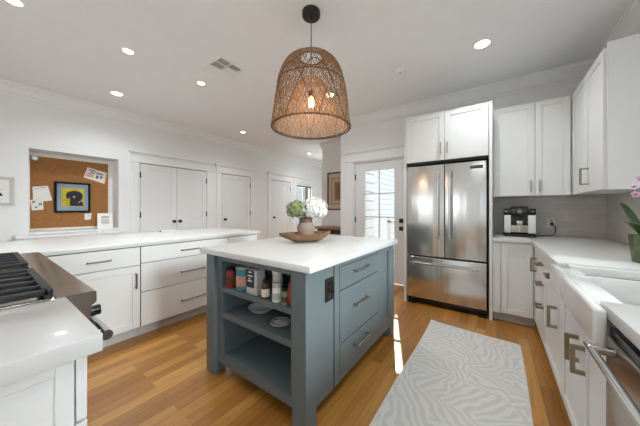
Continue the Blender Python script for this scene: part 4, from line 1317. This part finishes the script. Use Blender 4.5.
# ------------------------------------------------------------------ coffee machine, outlet, orchid
cm = thing('coffee_machine', (.22, 3.75, CT1), 'black and silver bean-to-cup coffee machine on the corner worktop', 'coffee machine')
y0 = 3.62; z = CT1 + .0005
MB().box((.082, y0 + .02, z + .02), (.357, y0 + .30, z + .30), .006).build('body', 'blackp', cm)
m = MB(); m.box((.078, y0 + .004, z + .2495), (.361, y0 + .31, z + .322), .006); m.box((.142, y0 - .002, z + .235), (.293, y0 + .29, z + .347), .008); m.build('head', 'blackp', cm)
for x0, x1 in ((.079, .14), (.294, .36)):
    MB().box((x0, y0 - .004, z + .042), (x1, y0 + .018, z + .246), .003).build('side_column', 'white', cm, label='silver front column')
MB().box((.142, y0 - .012, z + .05), (.292, y0 + .019, z + .13), .003).build('drip_tray', 'nickel', cm)
MB().box((.207, y0 - .0135, z + .052), (.226, y0 - .0122, z + .128)).build('drip_rib', 'chrome', cm)
m = MB(); m.box((.19, y0 - .03, z + .14), (.246, y0 + .019, z + .185), .006); m.cyl((.205, y0 - .018, z + .128), (.205, y0 - .018, z + .142), .006, seg=10); m.cyl((.231, y0 - .018, z + .128), (.231, y0 - .018, z + .142), .006, seg=10); m.build('spout', 'chrome', cm)
MB().box((.072, y0 - .03, z), (.366, y0 + .3, z + .03), .005).build('base', 'black', cm)
m = MB(); m.tube([(.222 + .026 * math.cos(2 * PI * i / 24), y0 - .0035, z + .292 + .026 * math.sin(2 * PI * i / 24)) for i in range(24)], .0022, 6, closed=True); m.cyl((.222, y0 - .002, z + .292), (.222, y0 - .008, z + .292), .014, seg=20); m.build('dial', 'nickel', cm)
m = MB()
for x in (.165, .175, .262, .272):
    for dz in (.275, .292, .309): m.box((x, y0 - .0032, z + dz), (x + .005, y0 - .002, z + dz + .004))
for x in (.095, .335): m.cyl((x, y0 + .004, z + .288), (x, y0 + .001, z + .288), .009, seg=14)
m.build('button', 'nickel', cm)
m = MB(); m.tube([(.36, 3.86, z + .012), (.40, 3.87, z + .005), (.46, 3.9, z + .005), (.53, 3.915, z + .006), (.556, 3.92, z + .03), (.566, 3.922, z + .075), (.556, 3.926, z + .115), (.54, 3.93, z + .135), (.533, 3.938, z + .142)], .0045, 8); m.box((.52, 3.926, z + .128), (.548, 3.9395, z + .158), .003)
m.build('power_cord', 'black', cm)
wo = thing('outlet', (.53, YB - .012, 1.07), 'white double outlet on the backsplash beside the coffee machine', 'outlet')
MB().box((.492, YB - .0175, 1.012), (.568, YB - .0125, 1.128), .0015).build('plate', 'white', wo)
m = MB()
for zz in (1.045, 1.095): m.box((.513, YB - .0195, zz - .018), (.547, YB - .0178, zz + .018), .002)
m.build('socket', 'toe', wo)

ox, oy = .712, 2.30
pot = thing('orchid', (ox, oy, CT1), 'potted pink orchid in a green glazed pot by the sink', 'orchid')
z = CT1 + .0005
MB().lathe([(.042, 0), (.046, .006), (.054, .08), (.062, .155), (.064, .165), (.058, .165), (.055, .14), (.002, .138)], (ox, oy, z), 10).build('pot', 'pot', pot, smooth=15)
MB().lathe([(.05, .14), (.04, .15), (.01, .155)], (ox, oy, z), 16).build('bark', 'soil', pot)


def leaf(base, d, ln, wd_, up, droop):
    m = MB(); base = Vector(base); d = Vector(d).normalized(); s = d.cross(Vector((0, 0, 1))).normalized(); rows = []
    for q in range(10):
        t_ = q / 9; wv = wd_ * (math.sin(PI * (t_ * .9 + .06)) ** .6)
        p = base + d * (ln * t_) + Vector((0, 0, up * t_ - droop * t_ * t_))
        rows.append([p - s * wv + Vector((0, 0, wv * .35)), p, p + s * wv + Vector((0, 0, wv * .35))])
    lo = [[m.bm.verts.new(p) for p in r_] for r_ in rows]; hi = [[m.bm.verts.new(p + Vector((0, 0, .003))) for p in r_] for r_ in rows]
    rings = [[l[0], l[1], l[2], h_[2], h_[1], h_[0]] for l, h_ in zip(lo, hi)]
    m.skin(rings)
    return m.build('leaf', 'leaf', pot, smooth=60)


r_, f_ = camr, camf
leaf((ox, oy, z + .15), -r_ * .8 + f_ * .3, .10, .034, .24, .04)
leaf((ox, oy, z + .15), -r_ - f_ * .2, .15, .024, .15, .06)
leaf((ox, oy, z + .15), -r_ * .9 - f_ * .6, .16, .016, .06, .06)
leaf((ox, oy, z + .15), r_ * .8 + f_ * .5, .16, .026, .16, .06)
leaf((ox, oy, z + .15), r_ - f_ * .5, .14, .022, .10, .06)
m = MB(); tip = Vector((ox, oy, z + .15)) 
spike = [tip, tip + Vector((.01, .0, .12)), tip + Vector((.012, 0, .22)), tip + r_ * .0 + Vector((0, 0, .31)), tip - r_ * .035 + Vector((0, 0, .36))]
m.tube(spike, .0035, 8); m.build('flower_spike', 'stem', pot)
for k, (dr_, dz, df) in enumerate(((-.055, .30, -.01), (-.03, .345, -.02), (.0, .36, -.01), (.03, .335, -.015), (.045, .30, 0), (-.01, .31, -.03), (.02, .24, -.02), (-.045, .255, -.01))):
    c = tip + r_ * (dr_ - .018) + f_ * df + Vector((0, 0, dz))
    n = (-f_ * .8 - r_ * .4 + Vector((random.uniform(-.3, .3), random.uniform(-.3, .3), random.uniform(-.3, .2)))).normalized(); ax = n.orthogonal().normalized(); ay = n.cross(ax)
    m = MB()
    for q in range(5):
        a = 2 * PI * q / 5 + .3; e = ax * math.cos(a) + ay * math.sin(a); g = n.cross(e); s = .020
        vs_ = [m.bm.verts.new(v_) for v_ in (c, c + e * s * .5 + g * s * .4, c + e * s * 1.1, c + e * s * .5 - g * s * .4)]
        m.bm.faces.new(vs_)
    fl = m.build('bloom', 'orchid', pot)
    m = MB(); m.tube([c + n * .001, c + n * .008, c + n * .012], [.005, .006, .002], 8); m.build('lip', 'orchidd', fl)

del t
